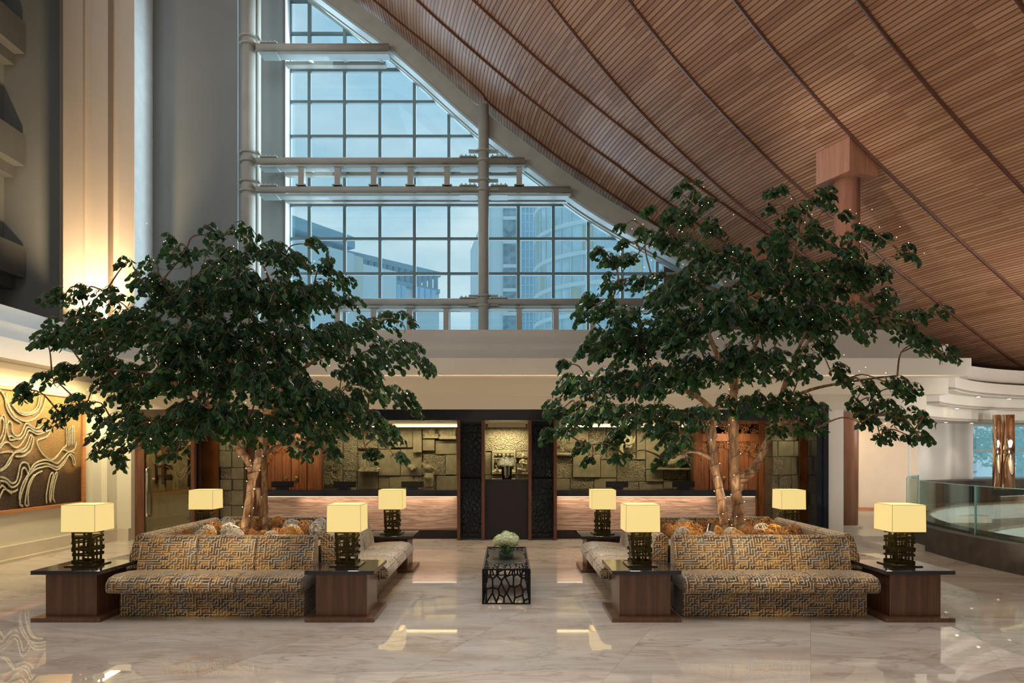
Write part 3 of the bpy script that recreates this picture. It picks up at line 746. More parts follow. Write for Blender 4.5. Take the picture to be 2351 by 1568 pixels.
for sx in (-1,1): mb.tube([((a0+a1)/2,Yr-.1,z1-.14),((a0+a1)/2+sx*.14,Yr-.13,z1-.07),((a0+a1)/2+sx*.27,Yr-.1,z1-.12)],[.02,.035,.015],8)
relief('carved_relief','square stone relief of a tree over heaped rocks near the top of the left bay',mb,voxel=.011)
mb=MB(); a0,a1=zx(1618,700),zx(1822,700); z0=zz_(350)
mb.box(a0,a1,Yr-.16,Yr,z0-.02,z0+.05); mb.box(a0,a1,Yr-.12,Yr,2.36,2.42)
for i in range(5): 
    cx=a0+.06+(a1-a0-.12)*i/4; mb.tube([(cx,Yr-.09,z0+.05),(cx+.02,Yr-.1,z0+.22),(cx-.01,Yr-.1,z0+.36)],[.045,.055,.04],8); mb.sphere((cx,Yr-.11,z0+.42),.045,10,8)
scroll(mb,a0,a1,z0+.1,2.4,Yr-.12,16,rng,(.03,.06),.012)
relief('carved_relief','stone frieze of standing figures at the top right of the left bay',mb,voxel=.01)
mb=MB(); cx=zx(1490,700); z0=.98
mb.tube([(cx,Yr,z0),(cx,Yr-.02,z0+.2),(cx+.01,Yr-.02,z0+.33)],[.10,.13,.10],10)
for sx in(-1,1): mb.sphere((cx+sx*.06,Yr-.13,z0+.22),.055,10,8); mb.tube([(cx+sx*.12,Yr,z0+.3),(cx+sx*.17,Yr-.05,z0+.42),(cx+sx*.03,Yr-.05,z0+.50)],[.045,.035,.03],8)
mb.sphere((cx-.02,Yr-.05,z0+.46),.075,12,8); scroll(mb,cx-.16,cx+.12,z0+.4,z0+.62,Yr-.05,7,rng,(.03,.05),.012)
mb.sphere((cx-.40,Yr-.03,z0+.47),.10,10,8,(1.2,.7,.8)); scroll(mb,cx-.52,cx-.28,z0+.4,z0+.58,Yr-.08,7,rng,(.03,.05),.012)
relief('carved_relief','weathered female torso in stone rising behind the left counter by the screen',mb,voxel=.011)
# right bay : tree-like carving, horned mask on pedestal, reclining drapery
mb=MB(); a0,a1=zx(90,1260),zx(275,1260); scroll(mb,a0,a1,zz_(500),2.42,Yr-.06,30,rng,(.04,.09),.016)
mb.box(a0,a1,Yr-.10,Yr,zz_(555),zz_(520))
tag(mb.build('carved_relief',M_relief,smooth=True),'leafy carved stone relief at the left edge of the right bay','relief','stone reliefs set in the reception wall')
mb=MB(); cx=zx(862,1260); ze=zz_(355)
for sx in (-1,1):
    for r_ in (.10,.065): mb.tube([(cx+sx*.17+r_*math.cos(t*PI/8),Yr-.13,ze+r_*math.sin(t*PI/8)) for t in range(16)],.016,6,closed=True)
    mb.sphere((cx+sx*.17,Yr-.13,ze),.038,10,8)
    mb.tube([(cx+sx*.04,Yr-.09,ze-.09),(cx+sx*.18,Yr-.12,ze-.13),(cx+sx*.30,Yr-.10,ze-.07),(cx+sx*.345,Yr-.08,ze+.06)],[.03,.045,.04,.02],8)
    mb.tube([(cx+sx*.27,Yr-.1,ze-.15),(cx+sx*.20,Yr-.12,ze-.22),(cx+sx*.15,Yr-.1,ze-.17)],[.02,.03,.02],6)
    mb.tube([(cx+sx*.12,Yr-.1,ze-.12),(cx+sx*.125,Yr-.11,ze-.22)],[.02,.03],6)
    curl(mb,cx+sx*.06,ze+.09,Yr-.12,.05,1.2,0,sx,.014)
    mb.tube([(cx+sx*.12,Yr-.1,ze+.12),(cx+sx*.2,Yr-.1,ze+.24),(cx,Yr-.08,ze+.33)],[.02,.022,.02],6)
mb.sphere((cx,Yr-.12,ze+.01),.07,10,8)
mb.tube([(cx,Yr-.1,ze-.05),(cx,Yr-.1,ze-.2),(cx,Yr-.09,ze-.34)],[.07,.045,.06],12)
mb.tube([(cx,Yr-.09,ze-.33),(cx,Yr-.09,ze-.38),(cx,Yr-.09,ze-.42),(cx,Yr-.09,ze-.47)],[.07,.10,.09,.15],12)
relief('carved_relief','stone guardian mask with round staring eyes on a pedestal in the right bay',mb,voxel=.01)
mb=MB(); a0,a1=zx(1225,1260),zx(1700,1260); zb=zz_(712)
mb.box(a0,a1,Yr-.12,Yr,zb-.03,zb+.02)
for i in range(15):
    t=i/14; xx=a0+.06+(a1-a0-.4)*t
    mb.tube([(xx,Yr-.08,zb+.02),(xx+.06,Yr-.13,zb+.08+.05*math.sin(t*3)),(xx+.16,Yr-.11,zb+.17+.05*math.sin(t*5))],[.018,.022,.014],6)
mb.tube([(a0+.1,Yr-.05,zb+.1),(a0+.5,Yr-.06,zb+.14),(a0+.9,Yr-.05,zb+.28),(a1-.25,Yr-.04,zb+.3)],[.09,.11,.13,.09],10)
mb.sphere((a1-.2,Yr-.06,zb+.4),.10,12,8); scroll(mb,a0+.7,a1,zb+.15,zb+.7,Yr-.08,14,rng,(.04,.08),.014)
relief('carved_relief','reclining draped stone figure with combed folds low in the right bay',mb,voxel=.012)
# niche reliefs
def nx(a): return XX(1040+a/4.9,Yr)
def nz(a): return ZZ(930+a/4.9,Yr)
mb=MB(); a0,a1=nx(438),nx(705); z0=nz(775); z1=nz(512)
mb.box(a0,a1,Yr-.14,Yr,z0-.01,z0+.07); mb.box(a0,a1,Yr-.12,Yr,z1-.07,z1)
for k in range(3): mb.box(a0+(a1-a0-.05)*k/2,a0+(a1-a0-.05)*k/2+.05,Yr-.12,Yr,z0,z1)
for k in range(5):
    cx=a0+.09+(a1-a0-.18)*k/4; mb.tube([(cx,Yr-.05,z0+.28),(cx,Yr-.07,z0+.40)],[.045,.055],8); mb.sphere((cx,Yr-.08,z0+.47),.048,10,8)
for k in range(3): figure(mb,a0+.14+(a1-a0-.28)*k/2,z0+.07,Yr-.03,.27,1)
relief('carved_relief','stone relief of crowded figures in an arched frame behind the niche flowers',mb,voxel=.01)
mb=MB(); figure(mb,nx(790),nz(780),Yr-.04,.52,-1,True); mb.tube([(nx(715),Yr-.05,nz(590)),(nx(760),Yr-.07,nz(545)),(nx(800),Yr-.07,nz(560)),(nx(845),Yr-.05,nz(590))],.018,6)
relief('carved_relief','kneeling stone figure with joined hands at the right of the flower niche',mb,voxel=.01)

# screens -------------------------------------------------------------------
def clip(poly,nx_,ny_,c):  # keep nx*x+ny*y<=c
    out=[]
    for i in range(len(poly)):
        a=poly[i];b=poly[(i+1)%len(poly)]
        da=nx_*a[0]+ny_*a[1]-c; db=nx_*b[0]+ny_*b[1]-c
        if da<=0: out.append(a)
        if da*db<0:
            t=da/(da-db); out.append((a[0]+(b[0]-a[0])*t,a[1]+(b[1]-a[1])*t))
    return out
def lattice_edges(W,Hh,n,rng,stretch=1.0):
    pts=[]
    for _ in range(n):
        best=None;bd=-1
        for _ in range(6):
            p=(rng.uniform(0,W),rng.uniform(0,Hh*stretch)); d=min([(p[0]-q[0])**2+(p[1]-q[1])**2 for q in pts] or [9])
            if d>bd: bd=d;best=p
        pts.append(best)
    ed={}
    for p in pts:
        poly=[(0,0),(W,0),(W,Hh*stretch),(0,Hh*stretch)]
        for q in pts:
            if q is p: continue
            nx_=q[0]-p[0];ny_=q[1]-p[1]; c=(q[0]**2+q[1]**2-p[0]**2-p[1]**2)/2
            poly=clip(poly,nx_,ny_,c)
            if len(poly)<3: break
        for i in range(len(poly)):
            a=poly[i];b=poly[(i+1)%len(poly)]
            k=tuple(sorted(((round(a[0],3),round(a[1],3)),(round(b[0],3),round(b[1],3))))); ed[k]=1
    return [((a[0],a[1]/stretch),(b[0],b[1]/stretch)) for a,b in ed if abs(a[0]-b[0])+abs(a[1]-b[1])>.01]
for sx,lab in ((-1,'left'),(1,'right')):
    xa,xb=(XX(1050,RY),XX(1113,RY)) if sx<0 else (XX(1213,RY),XX(1278,RY))
    r=empty('lattice_screen',((xa+xb)/2,RY,0),f'tall black cut-metal lattice screen in red-brown posts on the {lab} of the flower niche','screen','lattice screens flanking the flower niche')
    cx=(xa+xb)/2
    for a in (xa,xb-.065):
        mb=MB(); mb.box(a-cx,a+.065-cx,-.06,.55,0,2.475); mb.build('post',M_mullw,r)
    rg=random.Random(11+sx); W=xb-xa-.13; x0=xa+.065-cx
    mb=MB()
    for zb_,zt_,nn_,st in ((.06,1.27,64,.75),(1.29,2.40,62,1.0)):
        for a,b in lattice_edges(W,zt_-zb_,nn_,rg,st):
            mb.bar((x0+a[0],0,zb_+a[1]),(x0+b[0],0,zb_+b[1]),.02,.016 if False else .014,up=(0,1,0))
        mb.box(x0,x0+W,-.012,.012,zb_-.02,zb_+.01); mb.box(x0,x0+W,-.012,.012,zt_-.01,zt_+.02)
    mb.build('lattice',M_blackmetal,r)
    mb=MB(); mb.box(x0,x0+W,.40,.42,0,2.475); mb.build('backing_panel',simple('dark_blue_glass_'+lab,(.012,.026,.042),.06,var=.2,coat=.6),r)
# niche pedestal
r=empty('flower_pedestal',(0,14.2,0),'plain black lacquered pedestal between the two lattice screens','pedestal')
mb=MB(); mb.box(XX(1113,RY),XX(1213,RY),0,.5,0,1.22); mb.build('body',M_dark,r)
mb=MB(); mb.box(XX(1113,RY),XX(1213,RY),-.01,.52,1.22,1.255); mb.build('top',M_black,r)
def vase_niche():
    z=1.255; r=empty('flower_vase',(.0,14.45,z),'dark smoked glass cylinder vase standing on the black niche pedestal','vase')
    mb=MB(); mb.tube([(0,0,.0),(0,0,.02),(0,0,.26)],[.10,.11,.115],28,cap=True); mb.build('vessel',M_darkglass,r,smooth=False)
    f=empty('flower_bouquet',(.0,14.45,z+.2),'round bouquet of white hydrangeas in the dark vase on the niche pedestal','flowers'); return f
def hyd(parent,R_,h,mat,seed,nh=9,fl=.85,heads='bloom'):
    rg=random.Random(seed)
    for k in range(nh):
        a=2*PI*k/(nh-1) if k else 0; rr=R_*.62 if k else 0
        cx,cy,cz=rr*math.cos(a),rr*math.sin(a)*.8,h+(R_*.28 if k==0 else rg.uniform(-.03,.03)*R_*4)
        mb=MB(); br=R_*.42
        for i in range(120):
            ph=rg.uniform(0,2*PI); ct=rg.uniform(-.7,1); st=math.sqrt(1-ct*ct)
            n_=Vector((st*math.cos(ph),st*math.sin(ph),ct)); c=Vector((cx,cy,cz))+n_*br*rg.uniform(.9,1.04)
            t=n_.orthogonal().normalized(); b=n_.cross(t); ro=rg.uniform(0,PI); s_=br*.16
            for q in range(4):
                an=ro+q*PI/2; d1=t*math.cos(an)+b*math.sin(an); d2=n_.cross(d1)
                mb.add([c,c+d1*s_+d2*s_*.6+n_*.004,c+d1*s_*1.5+n_*.007,c+d1*s_-d2*s_*.6+n_*.004],[(0,1,2,3)])
        mb.sphere((cx,cy,cz),br*.86,12,8)
        mb.build('bloom',mat,parent)
    mb=MB()
    for k in range(6):
        a=k*PI/3+.3; mb.tube([(rg.uniform(-.03,.03),rg.uniform(-.03,.03),-.12 if heads=='t' else 0),(math.cos(a)*R_*.3,math.sin(a)*R_*.3,h)],.006,5)
    mb.build('stems',M_stem,parent)
    mb=MB()
    for k in range(9):
        a=k*2*PI/9; d=Vector((math.cos(a),math.sin(a),0)); s_=Vector((-d.y,d.x,0)); c=d*R_*.5+Vector((0,0,h-R_*.35))
        mb.add([c,c+d*R_*.3+s_*R_*.16,c+d*R_*.6-Vector((0,0,R_*.15)),c+d*R_*.3-s_*R_*.16],[(0,1,2,3)])
    mb.build('leaves',M_stem,parent)
f=vase_niche(); hyd(f,.19,.15,M_flowerw,5)

# counters ------------------------------------------------------------------
def counter(xa,xb,label):
    y=14.2; r=empty('reception_counter',((xa+xb)/2,y,0),label,'counter','pair of reception counters'); c=(xa+xb)/2; a=xa-c;b=xb-c
    mb=MB(); mb.box(a,b,.0,.62,.95-.04,1.03); mb.box(a,b,-.02,.02,.90,1.03); mb.build('worktop',M_black,r,bevel=.006)
    mb=MB(); mb.box(a,b,.07,.45,.19,.94); mb.build('stone_front',M_trav,r)
    mb=MB(); mb.box(a,b,.14,.44,0,.19); mb.build('plinth',M_dark,r)
    mb=MB(); mb.box(a+.02,b-.02,.035,.06,.885,.905); mb.build('led_strip',M_led,r)
    return r
counter(-5.15,XX(1050,14.2),'left reception counter, veined brown travertine front under a glossy black top')
counter(XX(1278,14.2),XX(1737,14.2),'right reception counter, veined brown travertine front under a glossy black top')
for px in (658,798,951,1412,1562):
    Y=15.0; x=XX(px,Y)
    lab={658:'in front of the left teak door',798:'second from the left, near the scroll relief',951:'left of the left lattice screen',1412:'below the guardian mask',1562:'rightmost, beside the right teak door'}[px]
    r=empty('computer_monitor',(x,14.72,1.03),'low black reception monitor seen from behind, '+lab,'monitor','computer monitors on the reception counters')
    mb=MB(); mb.box(-.24,.24,.0,.035,.03,.16); mb.build('screen_back',M_monitor,r,bevel=.006)
    mb=MB(); mb.box(-.2,.2,-.012,.0,.065,.075); mb.build('vent_ridge',M_monitor,r)
    mb=MB(); mb.box(-.12,.12,-.05,.09,.0,.035); mb.build('stand',M_monitor,r)
# teak doors ---------------------------------------------------------------
def teak(xa,xb,label,seed):
    Y=15.55; c=(xa+xb)/2; a=xa-c;b=xb-c; r=empty('carved_door',(c,Y,0),label,'door','carved teak doors in the reception bays')
    mb=MB(); mb.box(a,a+.17,-.1,.1,0,2.52); mb.box(b-.17,b,-.1,.1,0,2.52); mb.box(a+.17,b-.17,-.08,.1,2.06,2.24); mb.box(a+.17,b-.17,-.06,.1,2.46,2.52); mb.build('frame',M_door,r,bevel=.01)
    mid=0; 
    for s_ in (-1,1):
        mb=MB(); x0,x1=(a+.17,mid-.004) if s_<0 else (mid+.004,b-.17)
        mb.box(x0,x1,.02,.06,0,2.06)
        for k in range(3): mb.box(x0+(x1-x0)*k/3+.01,x0+(x1-x0)*(k+1)/3-.01,-.0 if k!=1 else -.012,.03,0,2.06)
        lf=mb.build('door_leaf',M_door,r,bevel=.004)
        mb=MB(); kx=s_*.12; mb.sphere((kx,-.03,1.22),.055,16,10,(1,.4,1)); mb.sphere((kx,-.055,1.22),.025,12,8); mb.build('knob',M_brass,lf,smooth=True)
    rg=random.Random(seed)
    mb=MB(); W=b-a-.34
    def ins(x,z):
        t=abs(x)/(W/2); return z>2.06-.22-.28*max(0,(t-.55)/.45)**1.2+ .04*math.cos(t*9)
    scroll(mb,a+.17,b-.17,1.5,2.06,-.05,105,rg,(.03,.07),.009,ins); mb.build('carved_valance',M_carvewood,r,smooth=True)
    mb=MB(); scroll(mb,a+.19,b-.19,2.25,2.46,-.05,46,rg,(.03,.07),.009); mb.build('carved_transom',M_carvewood,r,smooth=True)
    mb=MB(); mb.box(a+.02,a+.12,-.115,-.1,1.98,2.06); mb.build('brass_plate',M_brass,r)
teak(XX(596,15.55),XX(741,15.55),'carved teak double door with pierced scrollwork behind the left counter',21)
teak(XX(1589,15.55),XX(1757,15.55),'carved teak double door with pierced scrollwork behind the right tree',22)
# stone piers and bronze doors -------------------------------------------------
def pier(xa,xb,label,seed):
    rg=random.Random(seed); mb=MB(); z=0; Y=15.0
    while z<2.5:
        h=rg.uniform(.22,.42); z2=min(z+h,2.52); x=xa
        while x<xb-.02:
            w=rg.uniform(.12,.3); x2=min(x+w,xb) if xb-x-w>.08 else xb
            d=rg.uniform(0,.09); mb.cur=0 if rg.random()<.8 else 1
            mb.box(x+.004,x2-.004,Y-d,Y+.4,z+.004,z2-.004); x=x2
        z=z2
    mb.cur=0; o=mb.build('stone_pier',[M_stone_s,M_stone_r],bevel=.01,origin=((xa+xb)/2,Y,0)); tag(o,label,'pier','rough stone piers of the reception portal')
pier(XX(1771,15),XX(1830,15),'rough stacked olive stone pier just right of the right teak door',5)
pier(XX(507,15),XX(562,15),'rough stacked olive stone pier behind the left tree trunk',6)
for xa,xb,lab in ((XX(1830,14.9),XX(1873,14.7),'right end of the reception portal'),(XX(463,14.9),XX(508,14.9),'left tree side, beside the glass door')):
    Y=14.75; mb=MB(); mb.box(xa,xb,Y,Y+.06,0,2.475); m_=None
    o=mb.build('copper_panel',simple('burnished_copper_'+lab[:4],(.20,.075,.022),.22,metal=.7,var=.55,vs=2.2),origin=((xa+xb)/2,Y,0)); tag(o,'dark burnished copper wall panel at the '+lab,'panel')
m=MB(); m.box(XX(436,14.5),XX(463,14.5),14.4,14.5,0,2.475); tag(m.build('dark_glass_panel',M_black),'narrow black panel between the glass door and the left copper panel','panel')
m=MB(); m.box(XX(562,15.2),XX(598,15.2),15.1,15.3,0,2.52); tag(m.build('dark_teak_panel',M_mullw),'narrow dark teak panel between the left stone pier and the left teak door','panel')
# glass door with fluted frame --------------------------------------------------
Y=14.25; xa,xb=XX(303,14.15),XX(441,14.15); c=(xa+xb)/2; a=xa-c;b=xb-c
r=empty('glazed_door',(c,Y,0),'glazed door in a fluted dark wood frame at the left end of the reception wall','door')
mb=MB()
for x0 in (a,b-.075):
    wv=.2 if x0==a else .075
    k=0; n_=7 if x0==a else 3
    mb.box(x0,x0+wv,.0,.1,0,2.475)
    for k in range(n_): mb.tube([(x0+wv*(k+.5)/n_,0,0),(x0+wv*(k+.5)/n_,0,2.47)],wv/n_*.42,6)
for k in range(5): mb.tube([(a+.2,0,2.32+.033*k),(b-.075,0,2.32+.033*k)],.014,6)
mb.box(a+.2,b-.075,0.0,.08,2.30,2.475)
mb.build('fluted_frame',wood('fluted_brown_wood',(.11,.042,.022),(.19,.08,.042),.4,(8,8,.6)),r)
mb=MB(); mb.box(a+.2,b-.075,-.01,.05,1.97,2.0); mb.build('transom_bar',M_framewood,r)
mb=MB(); mb.box(a+.2,b-.075,.02,.06,2.0,2.30); sp=mb.build('sign_panel',M_cream,r)
for txt,z in (('BUSINESS',2.165),('CENTRE',2.045)):
    cu=bpy.data.curves.new('lettering','FONT'); cu.body=txt; cu.size=.125; cu.align_x='CENTER'; cu.extrude=.003; cu.space_character=1.15
    cu.materials.append(simple('brass_letter_'+txt,(.30,.25,.17),.4,metal=.4)); o=bpy.data.objects.new('lettering',cu); COL.objects.link(o); o.parent=sp; o.location=((a+.2+b-.075)/2,.012,z); o.rotation_euler=(PI/2,0,0)
mb=MB(); mb.box(a+.2,b-.075,.02,.032,.0,1.97); gl=mb.build('glass_leaf',M_doorglass,r)
m_fro=simple('frosted_film',(.34,.30,.21),.5,var=.05)
mb=MB()
for i in range(5):
    for j in range(6): 
        u=a+.36+i*.165; 
        if u+.11<b-.1: mb.box(u,u+.11,.033,.035,.12+j*.17,.12+j*.17+.12)
mb.build('frosted_squares',m_fro,gl)
mb=MB(); hx=a+.29; mb.tube(catmull([(hx,.0,.48),(hx,-.06,.50),(hx,-.07,.56),(hx,-.07,1.4),(hx,-.06,1.46),(hx,.0,1.48)],4),.022,10); mb.build('pull_handle',M_steelch,gl,smooth=True)
mb=MB(); mb.sphere((hx+.1,.005,1.26),.028,14,8,(1.2,.3,.8)); mb.build('door_badge',M_brass,gl)
m=MB(); m.box(-9.9,-7.2,16.5,16.6,0,2.5); tag(m.build('lattice_wall_panel',m_fro),'pale wall seen through the glass door','panel')
mb=MB(); 
for k in range(4): mb.box(-8.46,-8.07,16.42,16.48,1.22+k*.235,1.28+k*.235)
mb.box(-8.46,-8.43,16.42,16.48,1.06,2.05)
mb.box(-8.30,-8.23,16.40,16.47,1.05,2.05); tag(mb.build('wall_rack',M_mullw),'dark wooden slatted wall rack seen through the glass door','rack')

# ================================================================= PAINTING
Xw=-8.27
def W(px,py,X=Xw): 
    Y=abs(X)*F/(CX-px); return Vector((X,Y,ZZ(py,Y)))
y1=W(183,0).y; z0p=.86; z1p=2.84
r=empty('framed_relief_artwork',(Xw,11.3,z0p),'large gold and umber relief artwork with raised rope lines on the left wall','artwork')
org=Vector((Xw,11.3,z0p))
mb=MB(); mb.box(0,.03,8.6-11.3,y1-11.3,0,z1p-z0p); cv=mb.build('canvas',M_canvas,r)
mb=MB()
for (ya,yb,za,zb) in ((8.5-11.3,y1+.09-11.3,-.06,.0),(8.5-11.3,y1+.09-11.3,z1p-z0p,z1p-z0p+.06),(y1-11.3,y1+.09-11.3,-.06,z1p-z0p+.06),(8.5-11.3,8.6-11.3,-.06,z1p-z0p+.06)):
    mb.box(0,.07,ya,yb,za,zb); 
mb.build('frame',M_framewood,r,bevel=.008)
paths=[[(50,85),(75,190),(125,280),(200,325),(270,318),(335,268),(375,190),(392,110)],[(20,80),(55,150),(85,230),(135,300)],[(100,180),(140,228),(210,258),(285,240),(325,185),(338,115)],[(118,190),(150,245),(215,275),(295,255),(340,200),(352,118)],
 [(-40,420),(0,330),(22,275),(42,290),(50,350),(45,430),(20,500),(-20,560)],[(-30,330),(5,300),(30,320),(32,380),(15,450),(-20,500)],
 [(75,470),(60,400),(65,345),(85,330),(100,360),(105,420),(140,455),(175,440),(200,390),(215,355),(240,350),(280,380),(330,385),(380,350)],
 [(140,480),(90,490),(78,465),(95,455),(130,475),(170,480),(205,440),(225,390),(250,380),(300,410),(350,415),(420,380)],
 [(0,560),(30,520),(70,510),(110,545),(150,552),(190,510),(220,460),(245,410),(280,420),(330,440),(430,400)],
 [(120,600),(160,590),(200,590),(235,560),(262,500),(272,450),(255,455),(240,500),(215,550),(180,575),(120,600),(80,690),(30,740),(-20,760)],
 [(0,600),(60,590),(110,600),(75,660),(40,720),(0,745)],[(130,630),(190,630),(240,600),(270,560),(285,480),(270,455)],
 [(640,560),(655,510),(640,565),(590,590),(540,570),(490,620),(450,660),(400,640),(350,590),(320,530),(320,495),(350,480),(400,460),(430,420)],
 [(570,380),(572,460),(570,530),(530,570),(480,640),(440,655)],[(590,380),(590,550)],[(605,370),(605,545)],[(620,360),(620,540)],[(633,370),(634,535)],
 [(255,750),(300,690),(380,660),(440,670),(490,690),(540,640),(590,590),(640,600)],[(260,770),(310,710),(390,690),(450,710),(500,720),(550,670),(600,610),(630,640),(645,695),(630,700),(620,650),(590,620),(550,690),(500,745)],
 [(240,800),(290,750),(350,725),(420,715),(480,745),(520,720)],[(165,1000),(170,940),(200,850),(250,760),(240,700),(205,680),(175,700),(160,760),(140,840),(100,860),(50,820),(0,805)],
 [(195,1060),(170,1040),(180,960),(215,860),(240,790),(215,730),(190,740),(180,800),(150,870),(100,895),(50,850),(0,840)],
 [(235,1060),(215,1040),(225,950),(250,850),(290,790)],[(245,1050),(240,950),(262,860),(300,790),(360,755)],[(150,915),(110,935),(60,920),(20,880),(0,900)],[(100,950),(40,910),(10,950),(-10,1000)],
 [(400,1030),(398,960),(410,880),(430,790),(450,770),(455,790),(430,900),(425,1000),(435,1020)],[(435,1020),(445,900),(470,790),(485,765),(488,790),(465,880),(455,980),(470,1020)],
 [(-60,100),(-10,60),(40,120),(60,220),(110,300),(180,345)],[(-200,420),(-120,350),(-60,420),(-80,560),(-180,600)],[(-250,800),(-150,740),(-60,800),(0,860)],[(-260,900),(-160,830),(-70,880),(-20,960)]]
for pth in paths:
    pp=[]
    for a,b in pth:
        q=W(a/3.734,880+b/3.734,Xw+.05); q.z=min(max(q.z,z0p+.03),z1p-.02)
        pp.append(q-org)
    mb=MB(); sm=catmull(pp,5); mb.tube(sm,.0125,6)
    mb.tube([p+Vector((0,.008,.020)) for p in sm],.006,5)
    mb.build('rope_line',M_goldrope,cv,smooth=True)

# ================================================================= SEATING ISLANDS
def make_sofa(Ls,name='bench_sofa'):
    r=bpy.data.objects.new(name,None); COL.objects.link(r)       # origin: centre of back of seat at floor; seat faces -y
    hw=Ls/2
    mb=MB(); mb.box(-hw+.0,hw-.0,-.48,.085,0,.29); mb.build('base',M_fabric,r,bevel=.012)
    n=3; g=.004
    for i in range(n):
        x0=-hw-.03+(Ls+.06)*i/n+g; x1=-hw-.03+(Ls+.06)*(i+1)/n-g
        mb=MB()
        prof=[(-.72,.34),(-.70,.30),(-.45,.29),(-.1,.29),(-.1,.455),(-.3,.475),(-.55,.485),(-.66,.465),(-.72,.41)]
        prof=[(a,b) for a,b in prof]
        vs=[(x0,a,b) for a,b in prof]+[(x1,a,b) for a,b in prof]; k=len(prof)
        mb.add(vs,[tuple(range(k)),tuple(reversed(range(k,2*k)))]+[(j,k+j,k+(j+1)%k,(j+1)%k) for j in range(k)])
        mb.build('seat_cushion',M_fabric,r,bevel=.028,seg=4,smooth=True)
    for i in range(n):
        x0=-hw+Ls*i/n+g*.6; x1=-hw+Ls*(i+1)/n-g*.6
        mb=MB(); prof=[(-.15,.42),(.09,.42),(.10,.79),(.06,.835),(.0,.845),(-.05,.81),(-.09,.70),(-.13,.56)]
        vs=[(x0,a,b) for a,b in prof]+[(x1,a,b) for a,b in prof]; k=len(prof)
        mb.add(vs,[tuple(range(k)),tuple(reversed(range(k,2*k)))]+[(j,k+j,k+(j+1)%k,(j+1)%k) for j in range(k)])
        mb.build('back_cushion',M_fabric,r,bevel=.018,seg=3,smooth=True)
    return r
def make_table():
    r=bpy.data.objects.new('side_table',None); COL.objects.link(r)
    mb=MB(); mb.box(-.37,.37,-.385,.385,.0,.045); mb.build('base_plate',M_tablewood,r,bevel=.005)
    mb=MB(); mb.box(-.275,.275,-.285,.285,.045,.505); mb.build('body',M_tablewood,r,bevel=.003)
    mb=MB(); mb.box(-.37,.37,-.385,.385,.505,.548); mb.build('top',M_black,r,bevel=.004)
    return r
def make_lamp():
    r=bpy.data.objects.new('table_lamp',None); COL.objects.link(r)
    mb=MB(); mb.box(-.165,.165,-.165,.165,0,.012); mb.build('foot_plate',M_bronze,r)
    rg=random.Random(4); mb=MB(); hw=.108; Hh=.37
    for f in range(4):
        ca,sa=math.cos(f*PI/2),math.sin(f*PI/2)
        def q(u,v,d=0): x=u; y=-hw+d; return Vector((x*ca-y*sa,x*sa+y*ca,.015+v))
        for k,(v,h) in enumerate(((.02,.04),(.105,.022),(.17,.035),(.25,.016),(.30,.03),(.36,.025))):
            t=rg.uniform(-.014,.014); ov=rg.uniform(0,.014)
            mb.bar(q(-hw-ov,v-t),q(hw+ov,v+t),.008,h)
        for k in range(3):
            u=-.075+.075*k+rg.uniform(-.012,.012); l=rg.uniform(-.028,.028)
            v0=rg.choice((0,.1)); v1=rg.choice((.37,.3))
            mb.bar(q(u,v0,.006),q(u+l,v1,.006),rg.uniform(.02,.034),.008,up=q(0,0,1)-q(0,0,0))
    mb.build('fretwork_base',M_bronze,r)
    mb=MB(); mb.cyl(0,0,.015,.42,.008,8); mb.build('stem',M_bronze,r)
    mb=MB(); a=.187; z0,z1=.385,.682; t=.003
    # open shade: tapered very slightly, four walls
    for f in range(4):
        ca,sa=math.cos(f*PI/2),math.sin(f*PI/2)
        pts=[(-a,-a,z0),(a,-a,z0),(a*.985,-a*.985,z1),(-a*.985,-a*.985,z1),(-a+t,-a+t,z0),(a-t,-a+t,z0),(a*.985-t,-a*.985+t,z1),(-a*.985+t,-a*.985+t,z1)]
        pts=[(x*ca-y*sa,x*sa+y*ca,z) for x,y,z in pts]
        mb.add(pts,[(0,1,2,3),(5,4,7,6),(3,2,6,7),(0,4,5,1)])
    mb.build('lamp_shade',M_shade,r)
    mb=MB()
    for i,j in ((-1,-1),(1,-1),(1,1),(-1,1)): mb.bar((i*a,j*a,z0),(i*a*.985,j*a*.985,z1),.003,.003)
    for z,k in ((z0,1),(z1,.985)):
        for i,j,i2,j2 in ((-1,-1,1,-1),(1,-1,1,1),(1,1,-1,1),(-1,1,-1,-1)): mb.bar((i*a*k,j*a*k,z),(i2*a*k,j2*a*k,z),.004,.004)
    mb.build('shade_trim',simple('shade_seam_tape',(.35,.27,.12),.7),r)
    return r
sofa_a=make_sofa(2.03); sofa_b=make_sofa(2.10)
table_p=make_table(); lamp_p=make_lamp()
used={}
def place(proto,loc,rz,label,cat,group):
    o=proto if proto.name not in used else copy_tree(proto)
    used[proto.name]=1
    o.location=loc; o.rotation_euler=(0,0,rz); tag(o,label,cat,group); return o
def ball_mesh(name,mat,seed):
    rg=random.Random(seed); mb=MB()
    for k in range(24):
        ax=Vector((rg.gauss(0,1),rg.gauss(0,1),rg.gauss(0,1))).normalized(); u=ax.orthogonal().normalized(); v=ax.cross(u); off=rg.uniform(-.6,.6); rr=math.sqrt(1-off*off)*.1
        ph=rg.uniform(0,6.28); am=rg.uniform(.06,.2)
        mb.tube([(u*math.cos(t)+v*math.sin(t))*rr*(1+0*am)+ax*(.1*off+.012*math.sin(3*t+ph)) for t in [2*PI*i/16 for i in range(16)]],.0036,4,closed=True)
    o=mb.build(name,mat); return o
balls=[ball_mesh('wicker_ball',M_wickb,1),ball_mesh('wicker_ball',M_wicko,2),ball_mesh('wicker_ball',M_wickw,3)]
ballused=[0,0,0]
bwords=['dark brown','amber','pale grey']
